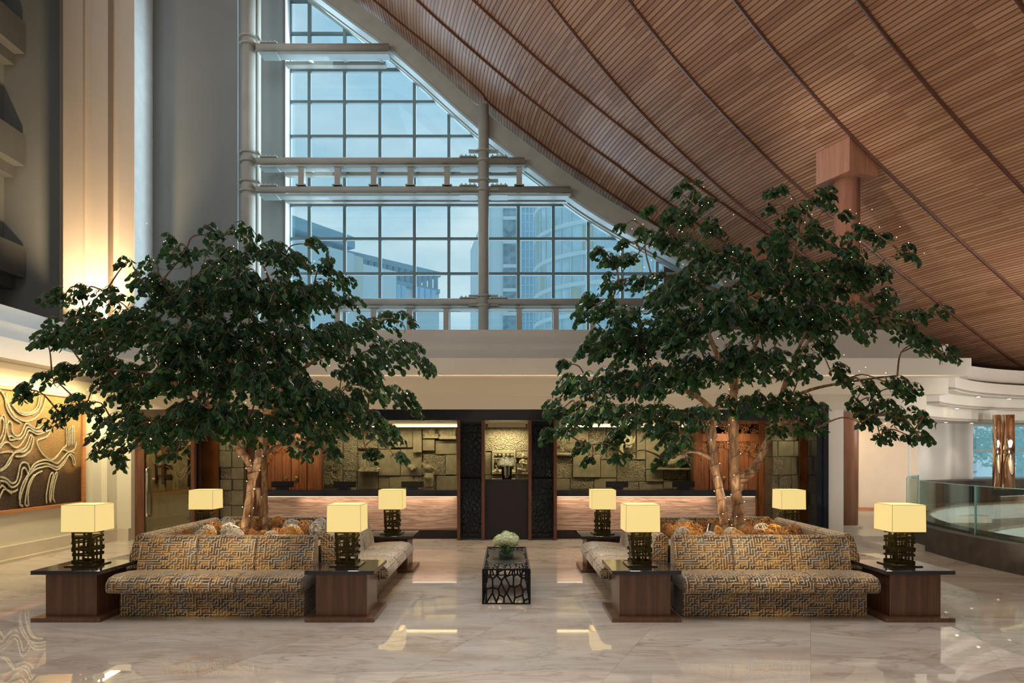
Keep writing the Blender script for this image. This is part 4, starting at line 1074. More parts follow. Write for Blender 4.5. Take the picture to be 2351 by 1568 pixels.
def island(cx,side,lname,tints):
    # cx centre x ; side=-1 outer is left
    y0,y1=7.25,11.02
    G='{} seating island'
    xo,xi=cx+side*1.455,cx-side*1.455
    tabs=[]
    for (x,y,wh) in ((xi,y0+.385,'front inner'),(xo,y0+.385,'front outer'),(xi,y1-.385,'rear inner'),(xo,y1-.385,'rear outer')):
        place(table_p,(x,y,0),0,f'black-topped walnut side table at the {wh} corner of the {lname} seating island','side table','side tables at the corners of the seating islands')
        place(lamp_p,(x+side*.005,y+.02,.548),0,f'square cream-shaded table lamp on the {wh} corner table of the {lname} seating island','lamp','square-shaded table lamps')
    place(sofa_a,(cx-.0,y0+.72,0),0,f'maze-patterned gold and brown sofa on the front side of the {lname} seating island','sofa','patterned bench sofas around the tree planters')
    place(sofa_a,(cx,y1-.72,0),PI,f'maze-patterned sofa on the far side of the {lname} island, only its back top showing','sofa','patterned bench sofas around the tree planters')
    ym=(y0+y1)/2
    place(sofa_b,(cx-side*1.12,ym,0),-PI/2 if side>0 else PI/2,f'maze-patterned sofa facing the centre aisle on the {lname} seating island','sofa','patterned bench sofas around the tree planters')
    place(sofa_b,(cx+side*1.12,ym,0),PI/2 if side>0 else -PI/2,f'maze-patterned sofa on the outer side of the {lname} seating island','sofa','patterned bench sofas around the tree planters')
    r=empty('tree_planter',(cx,ym,0),f'square stone-edged planter in the middle of the {lname} seating island','planter','tree planters')
    a=1.0; b=.86
    mb=MB()
    for (X0,X1,Y0,Y1) in ((-a,a,-1.04,-b),(-a,a,b,1.04),(-a,-b,-b,b),(b,a,-b,b)): mb.box(X0,X1,Y0,Y1,0,.70)
    mb.build('rim',M_ledge,r,bevel=.006)
    mb=MB(); mb.box(-b,b,-b,b,0,.655); mb.build('bed',M_soil,r)
    # balls
    rg=random.Random(5 if side<0 else 9); spots=[]
    tries=0
    while len(spots)<34 and tries<6000:
        tries+=1; x=rg.uniform(-.74,.74); y=rg.uniform(-.74,.74)
        rr=rg.uniform(.085,.118)
        if math.hypot(x-.0,y-.0)<.30+rr: continue
        if all(math.hypot(x-q[0],y-q[1])>(rr+q[2])*.99 for q in spots): spots.append((x,y,rr))
    for i,(x,y,rr) in enumerate(sorted(spots,key=lambda s:s[1])):
        k=rg.choices((0,1,2),(5,3,4))[0]
        o=balls[k] if not ballused[k] else balls[k].copy()
        if ballused[k]: COL.objects.link(o)
        ballused[k]=1
        o.location=(cx+x,ym+y,.658+rr*1.02); o.scale=(rr/.1,)*3; o.rotation_euler=(rg.uniform(0,6),rg.uniform(0,6),rg.uniform(0,6))
        fb='front' if y<-.2 else ('rear' if y>.2 else 'middle'); lr='left' if x<-.2 else('right' if x>.2 else 'centre')
        tag(o,f'{bwords[k]} woven wicker ball in the {fb} {lr} of the {lname} planter','ball',f'{bwords[k]} wicker balls, {fb} {lr} of the {lname} planter')
    return cx,ym
CL=(-5.06-1.41)/2; CR=(1.10+4.785)/2
LC=island(CL,-1,'left',0); RC=island(CR,1,'right',0)

# ================================================================= COFFEE TABLE
r=empty('coffee_table',(-.005,9.08,0),'low black cut-metal coffee table with branching fretwork in the centre aisle','coffee table')
rg=random.Random(8); hx,hy,hz=.278,.95,.413
for nm_,Wd,Hd,nn_,st,fn in (('front_panel',2*hx,hz,26,.55,lambda u,v:(u-hx,-hy,v)),('back_panel',2*hx,hz,26,.55,lambda u,v:(u-hx,hy,v)),
                      ('side_panel',2*hy,hz,70,.6,lambda u,v:(-hx,u-hy,v)),('side_panel',2*hy,hz,70,.6,lambda u,v:(hx,u-hy,v))):
    mb=MB()
    for a,b in lattice_edges(Wd,Hd,nn_,rg,st):
        p=Vector(fn(*a));q=Vector(fn(*b)); up=(0,1,0) if 'side' not in nm_ else (1,0,0)
        mb.bar(p,q,.006,.021,up=up) if 'side' in nm_ else mb.bar(p,q,.021,.006,up=up)
    mb.build(nm_,M_blackmetal,r)
mb=MB()
for v0 in (0,1.0):
    pass
for a,b in lattice_edges(2*hx,2*hy,110,rg,1.0):
    mb.bar((a[0]-hx,a[1]-hy,hz),(b[0]-hx,b[1]-hy,hz),.016,.006)
sol=[(-hx+.05,-.42),(-.17,-.55),(-.1,-.50),(0,-.6),(.08,-.5),(.16,-.58),(hx-.05,-.45),(hx-.02,-.2),(hx-.05,.1),(hx-.02,.4),(hx-.08,.65),(.1,.58),(0,.68),(-.1,.6),(-hx+.06,.66),(-hx+.02,.4),(-hx+.05,.1),(-hx+.02,-.2)]
mb.prism(sol,hz-.003,hz+.003)
mb.build('top_panel',M_blackmetal,r)
mb=MB()
for x in (-hx,hx):
    mb.bar((x,-hy,hz),(x,hy,hz),.014,.014); mb.bar((x,-hy,.008),(x,hy,.008),.014,.014)
    for y in (-hy,hy): mb.bar((x,y,0),(x,y,hz),.014,.014)
for y in (-hy,hy):
    for z in (.008,hz): mb.bar((-hx,y,z),(hx,y,z),.014,.014)
mb.build('frame',M_blackmetal,r)
vx,vy=XX(1162,9.2),9.2
r=empty('glass_vase',(vx,vy,.417),'clear square glass vase of green stems on the black coffee table','vase')
mb=MB()
for x0,x1,ya,yb,za,zb in ((-.095,.095,-.095,-.089,0,.15),(-.095,.095,.089,.095,0,.15),(-.095,-.089,-.09,.09,0,.15),(.089,.095,-.09,.09,0,.15),(-.095,.095,-.095,.095,0,.012)): mb.box(x0,x1,ya,yb,za,zb)
mb.build('glass_walls',M_vaseglass,r)
f=empty('flower_bouquet',(vx,vy,.43),'low dome of pale green and white hydrangeas in the vase on the coffee table','flowers')
hyd(f,.17,.20,M_flower,12,9)
mb=MB()
for k in range(16):
    a=k*2*PI/16; mb.tube(catmull([(0.02*math.cos(a*3),0.02*math.sin(a*2),.01),(.07*math.cos(a),.07*math.sin(a),.05),(.05*math.cos(a+.8),.05*math.sin(a+.8),.13)],3),.006,4)
mb.build('curled_stems',M_stem,f)

# ================================================================= BALUSTRADE
r=empty('glass_balustrade',(7.6,10.8,0),'curved frameless glass balustrade on dark stone around the sunken lounge','balustrade')
ang=[136]+[136+13.5*i for i in range(1,9)]
for a0,a1 in zip(ang,ang[1:]):
    mb=MB(); mb.arcwall(PC[0]-7.6,0,8.93,8.95,.42,1.25,a0+.1,a1-.1,14); gp=mb.build('glass_panel',M_bal,r)
    mb=MB(); mb.arcwall(PC[0]-7.6,0,8.928,8.952,1.25,1.262,a0+.1,a1-.1,14)
    x,y=(PC[0]-7.6+8.94*math.cos(R(a0+.15)),8.94*math.sin(R(a0+.15))); mb.box(x-.012,x+.012,y-.012,y+.012,.42,1.25)
    mb.build('glass_edge',M_edge,gp)

# ================================================================= OUTSIDE
def bld(label,cat='building'): return empty('office_building',(0,100,0),label,cat)
r=bld('pale concrete building with a stepped roof pergola seen through the left of the gable window')
def quad_prism(mb,pl,pr,ztop,thick,zb=-20,depth=25):
    # vertical slab whose front runs from plan point pl to pr
    d=Vector((pr[0]-pl[0],pr[1]-pl[1])); n_=Vector((-d.y,d.x)).normalized()
    if n_.y<0: n_=-n_
    p=[pl,pr,(pr[0]+n_.x*depth,pr[1]+n_.y*depth),(pl[0]+n_.x*depth,pl[1]+n_.y*depth)]
    mb.prism(p,zb,ztop)
def pl(px,Y): return (XX(px,Y),Y-100)
o_=(0,0,0)
A0,A1=pl(600,84),pl(815,96.9); zA=ZZ(507,90)
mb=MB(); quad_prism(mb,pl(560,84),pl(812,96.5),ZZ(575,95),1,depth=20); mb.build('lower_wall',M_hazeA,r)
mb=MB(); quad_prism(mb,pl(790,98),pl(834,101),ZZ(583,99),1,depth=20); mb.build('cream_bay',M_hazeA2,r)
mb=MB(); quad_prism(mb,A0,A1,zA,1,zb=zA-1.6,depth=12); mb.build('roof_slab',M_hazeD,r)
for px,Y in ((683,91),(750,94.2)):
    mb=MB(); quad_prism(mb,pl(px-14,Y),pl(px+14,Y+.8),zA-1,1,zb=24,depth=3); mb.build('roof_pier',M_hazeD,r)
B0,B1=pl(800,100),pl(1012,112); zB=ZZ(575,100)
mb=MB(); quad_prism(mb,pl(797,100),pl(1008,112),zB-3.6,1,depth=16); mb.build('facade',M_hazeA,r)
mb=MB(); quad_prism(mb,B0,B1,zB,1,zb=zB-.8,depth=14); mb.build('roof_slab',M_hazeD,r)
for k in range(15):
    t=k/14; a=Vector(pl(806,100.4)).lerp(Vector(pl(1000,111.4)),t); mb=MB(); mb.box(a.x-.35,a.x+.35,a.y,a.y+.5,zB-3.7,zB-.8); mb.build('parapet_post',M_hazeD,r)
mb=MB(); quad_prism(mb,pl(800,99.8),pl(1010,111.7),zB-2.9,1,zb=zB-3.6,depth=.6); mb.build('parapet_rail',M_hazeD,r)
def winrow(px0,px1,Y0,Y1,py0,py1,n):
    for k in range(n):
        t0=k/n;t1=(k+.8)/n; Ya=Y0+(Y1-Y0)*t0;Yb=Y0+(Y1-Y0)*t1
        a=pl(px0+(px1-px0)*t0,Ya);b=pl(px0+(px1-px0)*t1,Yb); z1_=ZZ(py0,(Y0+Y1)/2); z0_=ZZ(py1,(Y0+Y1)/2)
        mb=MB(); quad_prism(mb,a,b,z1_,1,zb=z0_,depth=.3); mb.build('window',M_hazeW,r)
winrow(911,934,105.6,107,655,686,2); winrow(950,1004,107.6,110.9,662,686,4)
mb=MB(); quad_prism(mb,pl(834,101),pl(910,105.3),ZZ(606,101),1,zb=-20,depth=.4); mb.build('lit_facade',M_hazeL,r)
r=bld('pale stone tower with a narrow textured strip behind the middle steel column')
mb=MB(); mb.prism([pl(1125,120),pl(1196,120),(pl(1196,120)[0],60),pl(1080,150)],-20,ZZ(474,120)); mb.build('tower_body',M_hazeL,r)
mb=MB(); mb.prism([pl(1080,149.5),(pl(1125,119.8)[0],19.8),(pl(1125,119.8)[0]+.1,19.9),pl(1081,149.9)],-20,ZZ(474,120)+1); mb.build('shaded_side',M_hazeA,r)  # sheet over the side face, its shade put into the duller colour
mb=MB(); mb.box(pl(1155,119.7)[0],pl(1185,119.7)[0],19.7,20,-20,ZZ(480,120)); mb.build('textured_strip',simple('rough_strip',(.28,.37,.42),.9,var=.3,vs=.9),r)
for k in range(9):
    mb=MB(); z=ZZ(480,120)-2-k*4.2; mb.box(pl(1155,119.6)[0],pl(1185,119.6)[0],19.6,19.7,z,z+.6); mb.build('ledge',M_hazeL,r)
r=bld('slim blue glass office tower with a white grid between the stone and round towers')
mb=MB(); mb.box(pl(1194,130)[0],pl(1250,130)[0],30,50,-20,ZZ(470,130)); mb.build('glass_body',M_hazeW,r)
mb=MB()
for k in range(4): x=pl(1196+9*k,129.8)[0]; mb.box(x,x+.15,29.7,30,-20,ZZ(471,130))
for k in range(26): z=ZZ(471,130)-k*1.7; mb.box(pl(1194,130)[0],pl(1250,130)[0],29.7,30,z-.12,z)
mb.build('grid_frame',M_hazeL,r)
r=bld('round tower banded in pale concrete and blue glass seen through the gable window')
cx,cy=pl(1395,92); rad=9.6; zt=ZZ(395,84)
mb=MB(); mb.cyl(cx,cy,-20,zt,rad,64); o=mb.build('glass_drum',simple('pale_blue_curtain_wall',(.34,.52,.60),.25,var=.25,vs=.35,emit=(.42,.68,.85),es=.14),r)  # slight emission paints airlight haze onto the drum
k=0; z=ZZ(508,83)
zs=[ZZ(508,83)+3.75*i for i in range(2,-13,-1)]
for z in zs:
    if z<zt and z>-6:
        mb=MB(); mb.tube([(cx,cy,z-.25),(cx,cy,z+.25)],[rad+.35]*2,64); mb.build('floor_band',M_hazeL,r)
mb=MB()
for i in range(40):
    a=2*PI*i/40; mb.bar((cx+(rad+.1)*math.cos(a),cy+(rad+.1)*math.sin(a),-5),(cx+(rad+.1)*math.cos(a),cy+(rad+.1)*math.sin(a),zt),.16,.16)
mb.build('mullions',M_hazeA,r)
mb=MB()
for i in range(40):
    a=-PI+2*PI*i/40; a2=a+.14
    if i%5 in (1,2):
        for z in zs[2:7]:
            if (i+int(z))%3==0:
                p=[(cx+(rad+.06)*math.cos(t),cy+(rad+.06)*math.sin(t)) for t in (a+.01,a2)]; mb.add([(p[0][0],p[0][1],z+.4),(p[1][0],p[1][1],z+.4),(p[1][0],p[1][1],z+3.3),(p[0][0],p[0][1],z+3.3)],[(0,1,2,3)])
mb.build('cream_blinds',simple('pale_blind',(.5,.56,.48),.7),r)
# ground outside and foliage behind right windows
m=MB(); m.box(-150,200,31,400,-1,-.5); struct(m.build('ground',simple('outdoor_ground',(.5,.55,.52),.9,emit=(.42,.68,.85),es=.45)))  # ground emission is painted distance haze blending into the horizon

mhz=simple('hazy_foliage',(.10,.25,.22),.9,var=.4,vs=1.2,emit=(.30,.58,.68),es=.45)  # leaves and trunk glow to put distance haze into the material
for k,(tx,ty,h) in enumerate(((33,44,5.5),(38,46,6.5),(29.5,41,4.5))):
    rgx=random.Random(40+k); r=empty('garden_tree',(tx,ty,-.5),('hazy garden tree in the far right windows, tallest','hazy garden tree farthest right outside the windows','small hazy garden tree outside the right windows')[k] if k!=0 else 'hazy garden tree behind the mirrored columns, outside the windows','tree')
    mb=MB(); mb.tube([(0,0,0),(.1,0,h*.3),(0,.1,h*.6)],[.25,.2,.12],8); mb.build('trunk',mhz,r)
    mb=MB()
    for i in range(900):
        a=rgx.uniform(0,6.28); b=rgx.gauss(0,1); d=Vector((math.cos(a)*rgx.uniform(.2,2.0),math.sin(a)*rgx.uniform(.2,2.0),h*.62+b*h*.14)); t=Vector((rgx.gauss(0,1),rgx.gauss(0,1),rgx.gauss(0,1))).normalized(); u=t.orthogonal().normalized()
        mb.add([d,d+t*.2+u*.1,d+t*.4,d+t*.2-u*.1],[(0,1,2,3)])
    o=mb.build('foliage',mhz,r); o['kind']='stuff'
# ================================================================= TREES
def leafpts(mb,c,d,up,s,rg):
    # ovate leaf: c base, d direction, folded a little
    d=d.normalized(); sd=d.cross(up)
    if sd.length<.05: sd=d.orthogonal()
    sd.normalize(); n_=sd.cross(d); w=s*.40; cup=s*.10
    p=[c,c+d*s*.28+sd*w*.85-n_*cup,c+d*s*.66+sd*w*.8-n_*cup,c+d*s,c+d*s*.66-sd*w*.8-n_*cup,c+d*s*.28-sd*w*.85-n_*cup,c+d*s*.5]
    mb.add(p,[(0,1,2,6),(6,2,3),(6,3,4),(0,6,4,5)])
def make_tree(lname,ccx,ccy,trunks,limbs,circ,seed,label,crown_c,zref):
    rg=random.Random(seed)
    r=empty('ficus_tree',(ccx,ccy,.66),label,'tree','indoor trees in the planters')
    o0=Vector((ccx,ccy,.66))
    bark=MB(); nodes=[]
    for tr in trunks:
        pts=catmull([P(a,b,Y) for a,b,Y,_ in tr],5); rad=[]
        k=len(tr)-1
        for i in range(len(pts)):
            t=i/5; j=min(int(t),k-1); f=t-j; rad.append((tr[j][3]*(1-f)+tr[j+1][3]*f)*(1+.10*math.sin(i*1.7+k)))
        bark.tube([p-o0 for p in pts],rad,12)
        nodes+=[(pts[i],rad[i]) for i in range(len(pts)//2,len(pts))]
    for lb in limbs:
        pts=catmull([P(a,b,Y) for a,b,Y,_ in lb],5); rad=[]; k=len(lb)-1
        for i in range(len(pts)):
            t=i/5; j=min(int(t),k-1); f=t-j; rad.append(lb[j][3]*(1-f)+lb[j+1][3]*f)
        bark.tube([p-o0 for p in pts],rad,8); nodes+=[(pts[i],rad[i]) for i in range(len(pts))]
    bark.build('trunk',M_bark,r,smooth=True)
    tw=MB(); lv=MB(); centers=[]
    cpx,cpy,crx=crown_c
    for (px,py,rr) in circ:
        dx=(px-cpx)/crx; dep=1.55*math.sqrt(max(.05,1-min(1,dx*dx)))
        layers=1 if rr<38 else 2
        for l in range(layers):
            off=rg.uniform(-.25,.25) if layers==1 else (-.55+1.1*l)*dep+rg.uniform(-.2,.2)
            if layers==1: off=rg.uniform(-.6,.6)*dep
            Y=max(7.2,ccy+off)
            centers.append((px,py,rr,Y,layers))
    top=nodes[-1][0]
    centers.sort(key=lambda c:(P(c[0],c[1],c[3])-P(cpx,cpy+60,ccy)).length)
    bulbs=[]
    for px,py,rr,Y,layers in centers:
        c=P(px,py,Y); br=rr*Y/F
        n0=min(nodes,key=lambda n:(n[0]-c).length+max(0,(n[0].z-c.z))*.5)
        a=n0[0]; d=c-a; mid=a+d*.5+Vector((rg.uniform(-.08,.08),rg.uniform(-.08,.08),.06+d.length*.08))
        pts=catmull([a,mid,c],5); r0=min(n0[1]*.75,.03); 
        tw.tube([p-o0 for p in pts],[r0*(1-i/len(pts))+.006 for i in range(len(pts))],6)
        for i in range(3,len(pts)): nodes.append((pts[i],max(.008,r0*(1-i/len(pts)))))
        if rg.random()<.75 and py<1010 and abs(px-cpx)<crx*.75:
            for i in (3,5,7): bulbs.append(pts[min(i,len(pts)-1)]+Vector((rg.uniform(-.06,.06),-rg.uniform(.03,.35),rg.uniform(-.1,.04))))
        dn=1.35 if lname=='left' else 1.12; ns=max(5,int(rr*rr/ ((52 if rr<30 else 66) if layers==1 else 120)/dn))
        for s_ in range(ns):
            # spray start within cluster
            while True:
                q=Vector((rg.uniform(-1,1),rg.uniform(-1,1),rg.uniform(-1,1)))
                if q.length<1: break
            st=c+Vector((q.x*br*.78,q.y*br*.8,q.z*br*.68+br*.10))
            out=Vector((st.x-P(cpx,cpy,ccy).x,st.y-ccy,0))
            if out.length<.1: out=Vector((rg.uniform(-1,1),rg.uniform(-1,1),0))
            out=(out.normalized()+Vector((rg.uniform(-.9,.9),rg.uniform(-.9,.9),0))).normalized()
            ln=min(max(br*.75,.16),.42)*rg.uniform(.7,1.15)
            p=[st,st+out*ln*.4+Vector((0,0,ln*.18)),st+out*ln*.75+Vector((0,0,ln*.02)),st+out*ln+Vector((0,0,-ln*.32))]
            pts=catmull(p,4); tw.tube([v-o0 for v in pts],[.0045,]*len(pts),3,cap=False)
            # leaf pairs
            nl=int(ln/.032)
            for i in range(nl):
                t=(i+.5)/nl*(len(pts)-1); j=int(t); f=t-j; b=pts[j].lerp(pts[min(j+1,len(pts)-1)],f)
                tang=(pts[min(j+1,len(pts)-1)]-pts[j]).normalized() if j+1<len(pts) else out
                sd=tang.cross(Vector((0,0,1))); sd=sd.normalized() if sd.length>.01 else Vector((1,0,0))
                dirn=(tang*.55+sd*(1 if i%2 else -1)*.8+Vector((0,0,-rg.uniform(.4,1.6)))+Vector((rg.uniform(-.35,.35),rg.uniform(-.35,.35),rg.uniform(-.2,.2))))
                upv=Vector((rg.uniform(-.5,.5),rg.uniform(-.8,.3),1))
                leafpts(lv,b-o0,dirn,upv,rg.uniform(.074,.112),rg)
    tw.build('branches',M_bark,r,smooth=True)
    fo=lv.build('foliage',M_leaf,r); fo['kind']='stuff'
    # string lights: cable wound round trunks + bulbs
    sl=empty('string_lights',(ccx,ccy,.66),f'warm fairy lights on black cable wound through the {lname} tree','string lights','fairy light strings')
    cab=MB(); bm_=MB(); bm_.sphere((0,0,0),.0052,8,6); bproto=bm_.build('bulb',M_bulb,sl); first=True; cnt=0
    def addb(p):
        nonlocal first,cnt
        if first: o=bproto; first=False
        else: o=bproto.copy(); COL.objects.link(o)
        o.location=p-o0; cnt+=1
    for tr in trunks:
        pts=catmull([P(a,b,Y) for a,b,Y,_ in tr],9); rad=tr[len(tr)//2][3]
        hel=[]; k=len(tr)-1
        for i in range(len(pts)*3):
            t=i/3; j=min(int(t),len(pts)-2); f=min(t-j,1); c=pts[j].lerp(pts[j+1],f)
            tt=min(t/9,k-.001); jj=int(tt); rd=(tr[jj][3]*(1-(tt-jj))+tr[jj+1][3]*(tt-jj))*1.12+.008
            a=i*.42; hel.append(c+Vector((math.cos(a)*rd,math.sin(a)*rd,0)))
        cab.tube([h-o0 for h in hel],.0032,4); cab.build('cable',M_cable,sl); cab=MB()
        for i in range(4,len(hel),9 if len(trunks)<4 else 10):
            if cnt<38: addb(hel[i]+Vector((rg.uniform(-.012,.012),-.014,rg.uniform(-.012,.012))))
    rg.shuffle(bulbs)
    prev=None
    for b in bulbs[:100-cnt]:
        addb(b)
        if prev is not None and (prev-b).length<1.0:
            m_=(prev+b)/2-Vector((0,0,.06)); cab=MB(); cab.tube([v-o0 for v in catmull([prev,m_,b],4)],.0025,3); cab.build('cable',M_cable,sl)
        prev=b
    rest=MB()
    for b in bulbs[62:170]: rest.sphere(b+Vector((rg.uniform(-.12,.12),-rg.uniform(.05,.55),rg.uniform(-.2,.02)))-o0,.0042,6,4)
    if rest.v: ro=rest.build('bulbs',M_bulb,sl); ro['kind']='stuff'
    return r
YL=LC[1]; YR=RC[1]
circL=[(490,540,30),(560,535,34),(425,590,42),(395,545,14),(520,600,52),(600,580,50),(650,610,50),(715,560,26),(735,610,30),(290,602,12),(350,650,44),(345,600,18),
 (200,672,30),(145,685,34),(205,720,44),(270,690,40),(160,775,52),(110,790,26),(240,770,60),(120,868,34),(170,850,36),(70,895,28),(50,915,16),(250,830,48),(320,760,66),(400,690,62),(480,680,76),(560,680,80),(640,700,74),(715,680,52),(770,640,34),(790,690,30),
 (400,790,66),(480,780,74),(570,780,78),(660,790,72),(750,780,60),(830,760,48),(890,735,36),(925,740,20),(930,800,34),(960,835,22),(965,850,14),(880,820,52),(800,850,58),(860,900,44),(915,920,34),(945,950,16),
 (850,980,50),(900,1010,26),(905,1045,14),(780,940,66),(730,990,54),(840,1040,26),(700,930,72),(620,890,86),(520,860,86),(430,870,74),(345,880,62),(260,880,44),(160,950,28),(130,970,24),(200,925,40),(245,960,34),
 (235,1010,34),(285,1040,34),(290,1065,14),(310,980,52),(370,990,58),(440,970,66),(420,1030,30),(500,960,70),(560,980,66),(640,990,58),(690,1030,38),(225,1040,14),(750,1040,26),(310,920,44),(400,1050,16)]
circR=[(1588,425,20),(1600,455,22),(1562,440,12),(1585,500,36),(1640,470,24),(1645,520,36),(1542,500,30),(1500,478,12),(1490,535,22),(1437,515,9),(1440,560,14),(1530,550,30),(1570,560,40),(1383,578,16),(1408,604,30),(1453,600,28),(1421,650,38),(1475,650,30),(1510,640,26),
 (1620,590,48),(1690,600,52),(1600,650,56),(1540,690,52),(1364,690,26),(1341,728,22),(1400,715,40),(1460,740,52),(1789,441,24),(1870,450,28),(1830,480,16),(1760,475,14),(1800,500,26),(1905,470,20),(1860,540,42),(1790,560,52),(1930,492,14),(1960,520,16),(1985,538,22),(2022,545,20),(2060,575,18),(2080,590,8),(1930,570,40),(1740,640,64),(1820,650,66),(1900,640,60),(1960,640,44),(2003,630,26),(2010,690,32),(2038,690,16),
 (1660,720,72),(1570,770,72),(1480,800,60),(1400,790,48),(1345,808,22),(1310,835,20),(1750,740,72),(1840,740,66),(1920,730,50),(1965,765,32),(1990,730,34),(2045,735,30),(2100,725,28),(2146,712,20),(2066,762,34),(2105,785,34),(2135,808,26),(2172,822,16),(2175,800,10),(1878,802,30),(1830,850,44),(1907,853,24),(1760,840,56),(1690,840,60),(1610,860,64),(1520,880,60),(1430,880,56),
 (1350,880,46),(1305,890,30),(1290,940,34),(1265,1000,26),(1320,980,40),(1380,950,52),(1345,1025,22),(1360,1060,16),(1420,1010,36),(1440,1050,22),(1460,960,50),(1530,970,52),(1560,1020,38),(1530,1055,22),(1580,1060,14),(1610,960,44),(1690,930,34),(1750,930,46),(1810,930,48),(1860,950,40),(1870,985,20),(1830,985,22),(1930,880,20),(1985,890,26),(2040,880,26),(2080,905,32),(2010,930,34),(2060,960,38),(2105,960,24),(1975,970,32),(2020,1000,28),(2085,1000,22),(1960,930,26),(2110,1000,14),(1770,985,24)]
trL=[[(573,1236,9.1,0.060),(571,1190,9.1,0.054),(575,1150,9.1,0.048),(578,1112,9.1,0.046),(588,1075,9.1,0.053),(595,1045,9.1,0.053),(599,1000,9.15,0.048),(606,900,9.25,0.036),(600,800,9.3,0.024)],
     [(563,1240,8.95,0.048),(562,1210,8.95,0.050),(568,1165,9.0,0.040),(575,1110,9.05,0.040),(576,1080,9.1,0.044),(567,1054,9.1,0.048),(548,1030,9.1,0.048),(530,1005,9.1,0.044),(515,985,9.1,0.036),(460,900,9.2,0.024)],
     [(614,1236,9.3,0.044),(606,1205,9.3,0.040),(597,1169,9.25,0.036),(592,1120,9.2,0.032)],
     [(608,1215,9.6,0.042),(608,1130,9.6,0.042),(606,1060,9.6,0.040),(620,960,9.7,0.032),(690,850,9.8,0.020)]]
lbL=[[(600,1000,9.2,.04),(640,900,9.2,.03),(720,830,9.2,.022),(800,800,9.1,.015)],[(604,950,9.2,.035),(560,860,9.2,.03),(470,790,9.2,.02),(400,720,9.2,.014)],[(520,990,9.1,.035),(430,900,9.0,.025),(350,860,9.0,.02),(260,850,9.0,.014)],
     [(605,960,9.2,.035),(640,800,9.3,.025),(630,680,9.4,.018),(600,600,9.4,.01)],[(600,980,9.2,.03),(700,960,8.8,.022),(800,960,8.7,.014),(870,960,8.7,.01)]]
trR=[[(1699,1236,9.2,.11),(1696,1200,9.2,.085),(1693,1160,9.2,.072),(1687,1102,9.2,.062),(1685,1026,9.2,.063),(1681,950,9.2,.062),(1684,880,9.2,.05),(1670,790,9.3,.035)],
     [(1663,1236,9.0,.062),(1662,1200,9.0,.06),(1656,1150,9.0,.056),(1647,1102,9.0,.054),(1637,1054,9.0,.058),(1633,1000,9.0,.062),(1637,965,9.0,.05),(1643,940,9.0,.045),(1690,900,9.1,.035)],
     [(1690,1140,9.25,.05),(1700,1108,9.28,.06),(1716,1090,9.3,.064),(1735,1070,9.4,.058),(1760,1016,9.45,.048),(1777,964,9.5,.038),(1787,930,9.5,.035),(1810,860,9.6,.03),(1850,760,9.7,.018)]]
lbR=[[(1640,945,9.0,.04),(1590,905,9.0,.03),(1500,880,8.9,.022),(1400,900,8.8,.014),(1320,930,8.8,.01)],[(1690,900,9.2,.045),(1640,800,9.2,.03),(1610,700,9.3,.02),(1600,600,9.3,.014),(1590,500,9.3,.008)],
     [(1785,930,9.5,.03),(1860,895,9.5,.022),(1960,875,9.5,.016),(2060,862,9.5,.01)],[(1690,880,9.2,.035),(1740,780,9.2,.025),(1800,660,9.2,.018),(1830,560,9.2,.012),(1850,490,9.2,.008)],
     [(1820,840,9.6,.022),(1880,760,9.5,.018),(1990,730,9.5,.014),(2100,735,9.5,.01)]]
make_tree('left',LC[0],LC[1],trL,lbL,circL,31,'broad leafy indoor tree growing out of the left seating island',(540,810,480),0)
make_tree('right',RC[0],RC[1],trR,lbR,circR,32,'tall leafy indoor tree growing out of the right seating island',(1710,760,470),0)
# short stump + ground spotlight in right planter
p=P(1668,1222,8.75); mb=MB(); mb.tube([(0,0,0),(0.0,0,.1),(.01,0,.16)],[.06,.05,.05],12); tag(mb.build('tree_stump',M_bark,origin=(p.x,8.75,.56),smooth=False),'short sawn-off stub in front of the right tree trunk','stump')
bpy.data.objects['tree_stump'].data.transform(Matrix.Translation(Vector((p.x,8.75,.56))))
def spotfix(x,y,z,label,aim):
    r=empty('garden_spotlight',(x,y,z),label,'spotlight','small garden spotlights in the planters')
    d=(Vector(aim)-Vector((x,y,z+.1))).normalized(); c=Vector((0,0,.12))
    mb=MB(); mb.tube([c-d*.09,c-d*.07,c+d*.07],[.025,.045,.05],20); mb.build('housing',M_steelch,r,smooth=False)
    mb=MB(); mb.tube([c+d*.071,c+d*.074],[.042,.042],20); mb.build('lens',emis('spot_lens_'+label[-8:].strip().replace(' ','_'),(1,.85,.55),20),r)
    mb=MB(); mb.cyl(0,0,0,.1,.01,8); mb.build('spike',M_blackmetal,r)
    return d
spotfix(XX(1630,8.75),8.72,.70,'small silver spotlight aimed up the right tree trunk',(RC[0],9.2,1.6))
spotfix(XX(540,8.85),8.80,.66,'small spotlight among wicker balls aimed up the left trunk',(LC[0],9.2,1.6))

# mirrored columns by right windows
for px,w in ((2288,16),(2313,28)):
    Y=17.9; x=XX(px,Y); r_=w*Y/F/2; mb=MB(); mb.cyl(0,0,0,1.95,r_,28); o=mb.build('mirrored_column',M_chrome,origin=None); o.location=(x,Y,.85)
    for q in o.data.polygons: q.use_smooth=abs(q.normal.z)<.5
    tag(o,('slimmer' if w<20 else 'wider')+' mirrored gold column standing in the far right windows','column')

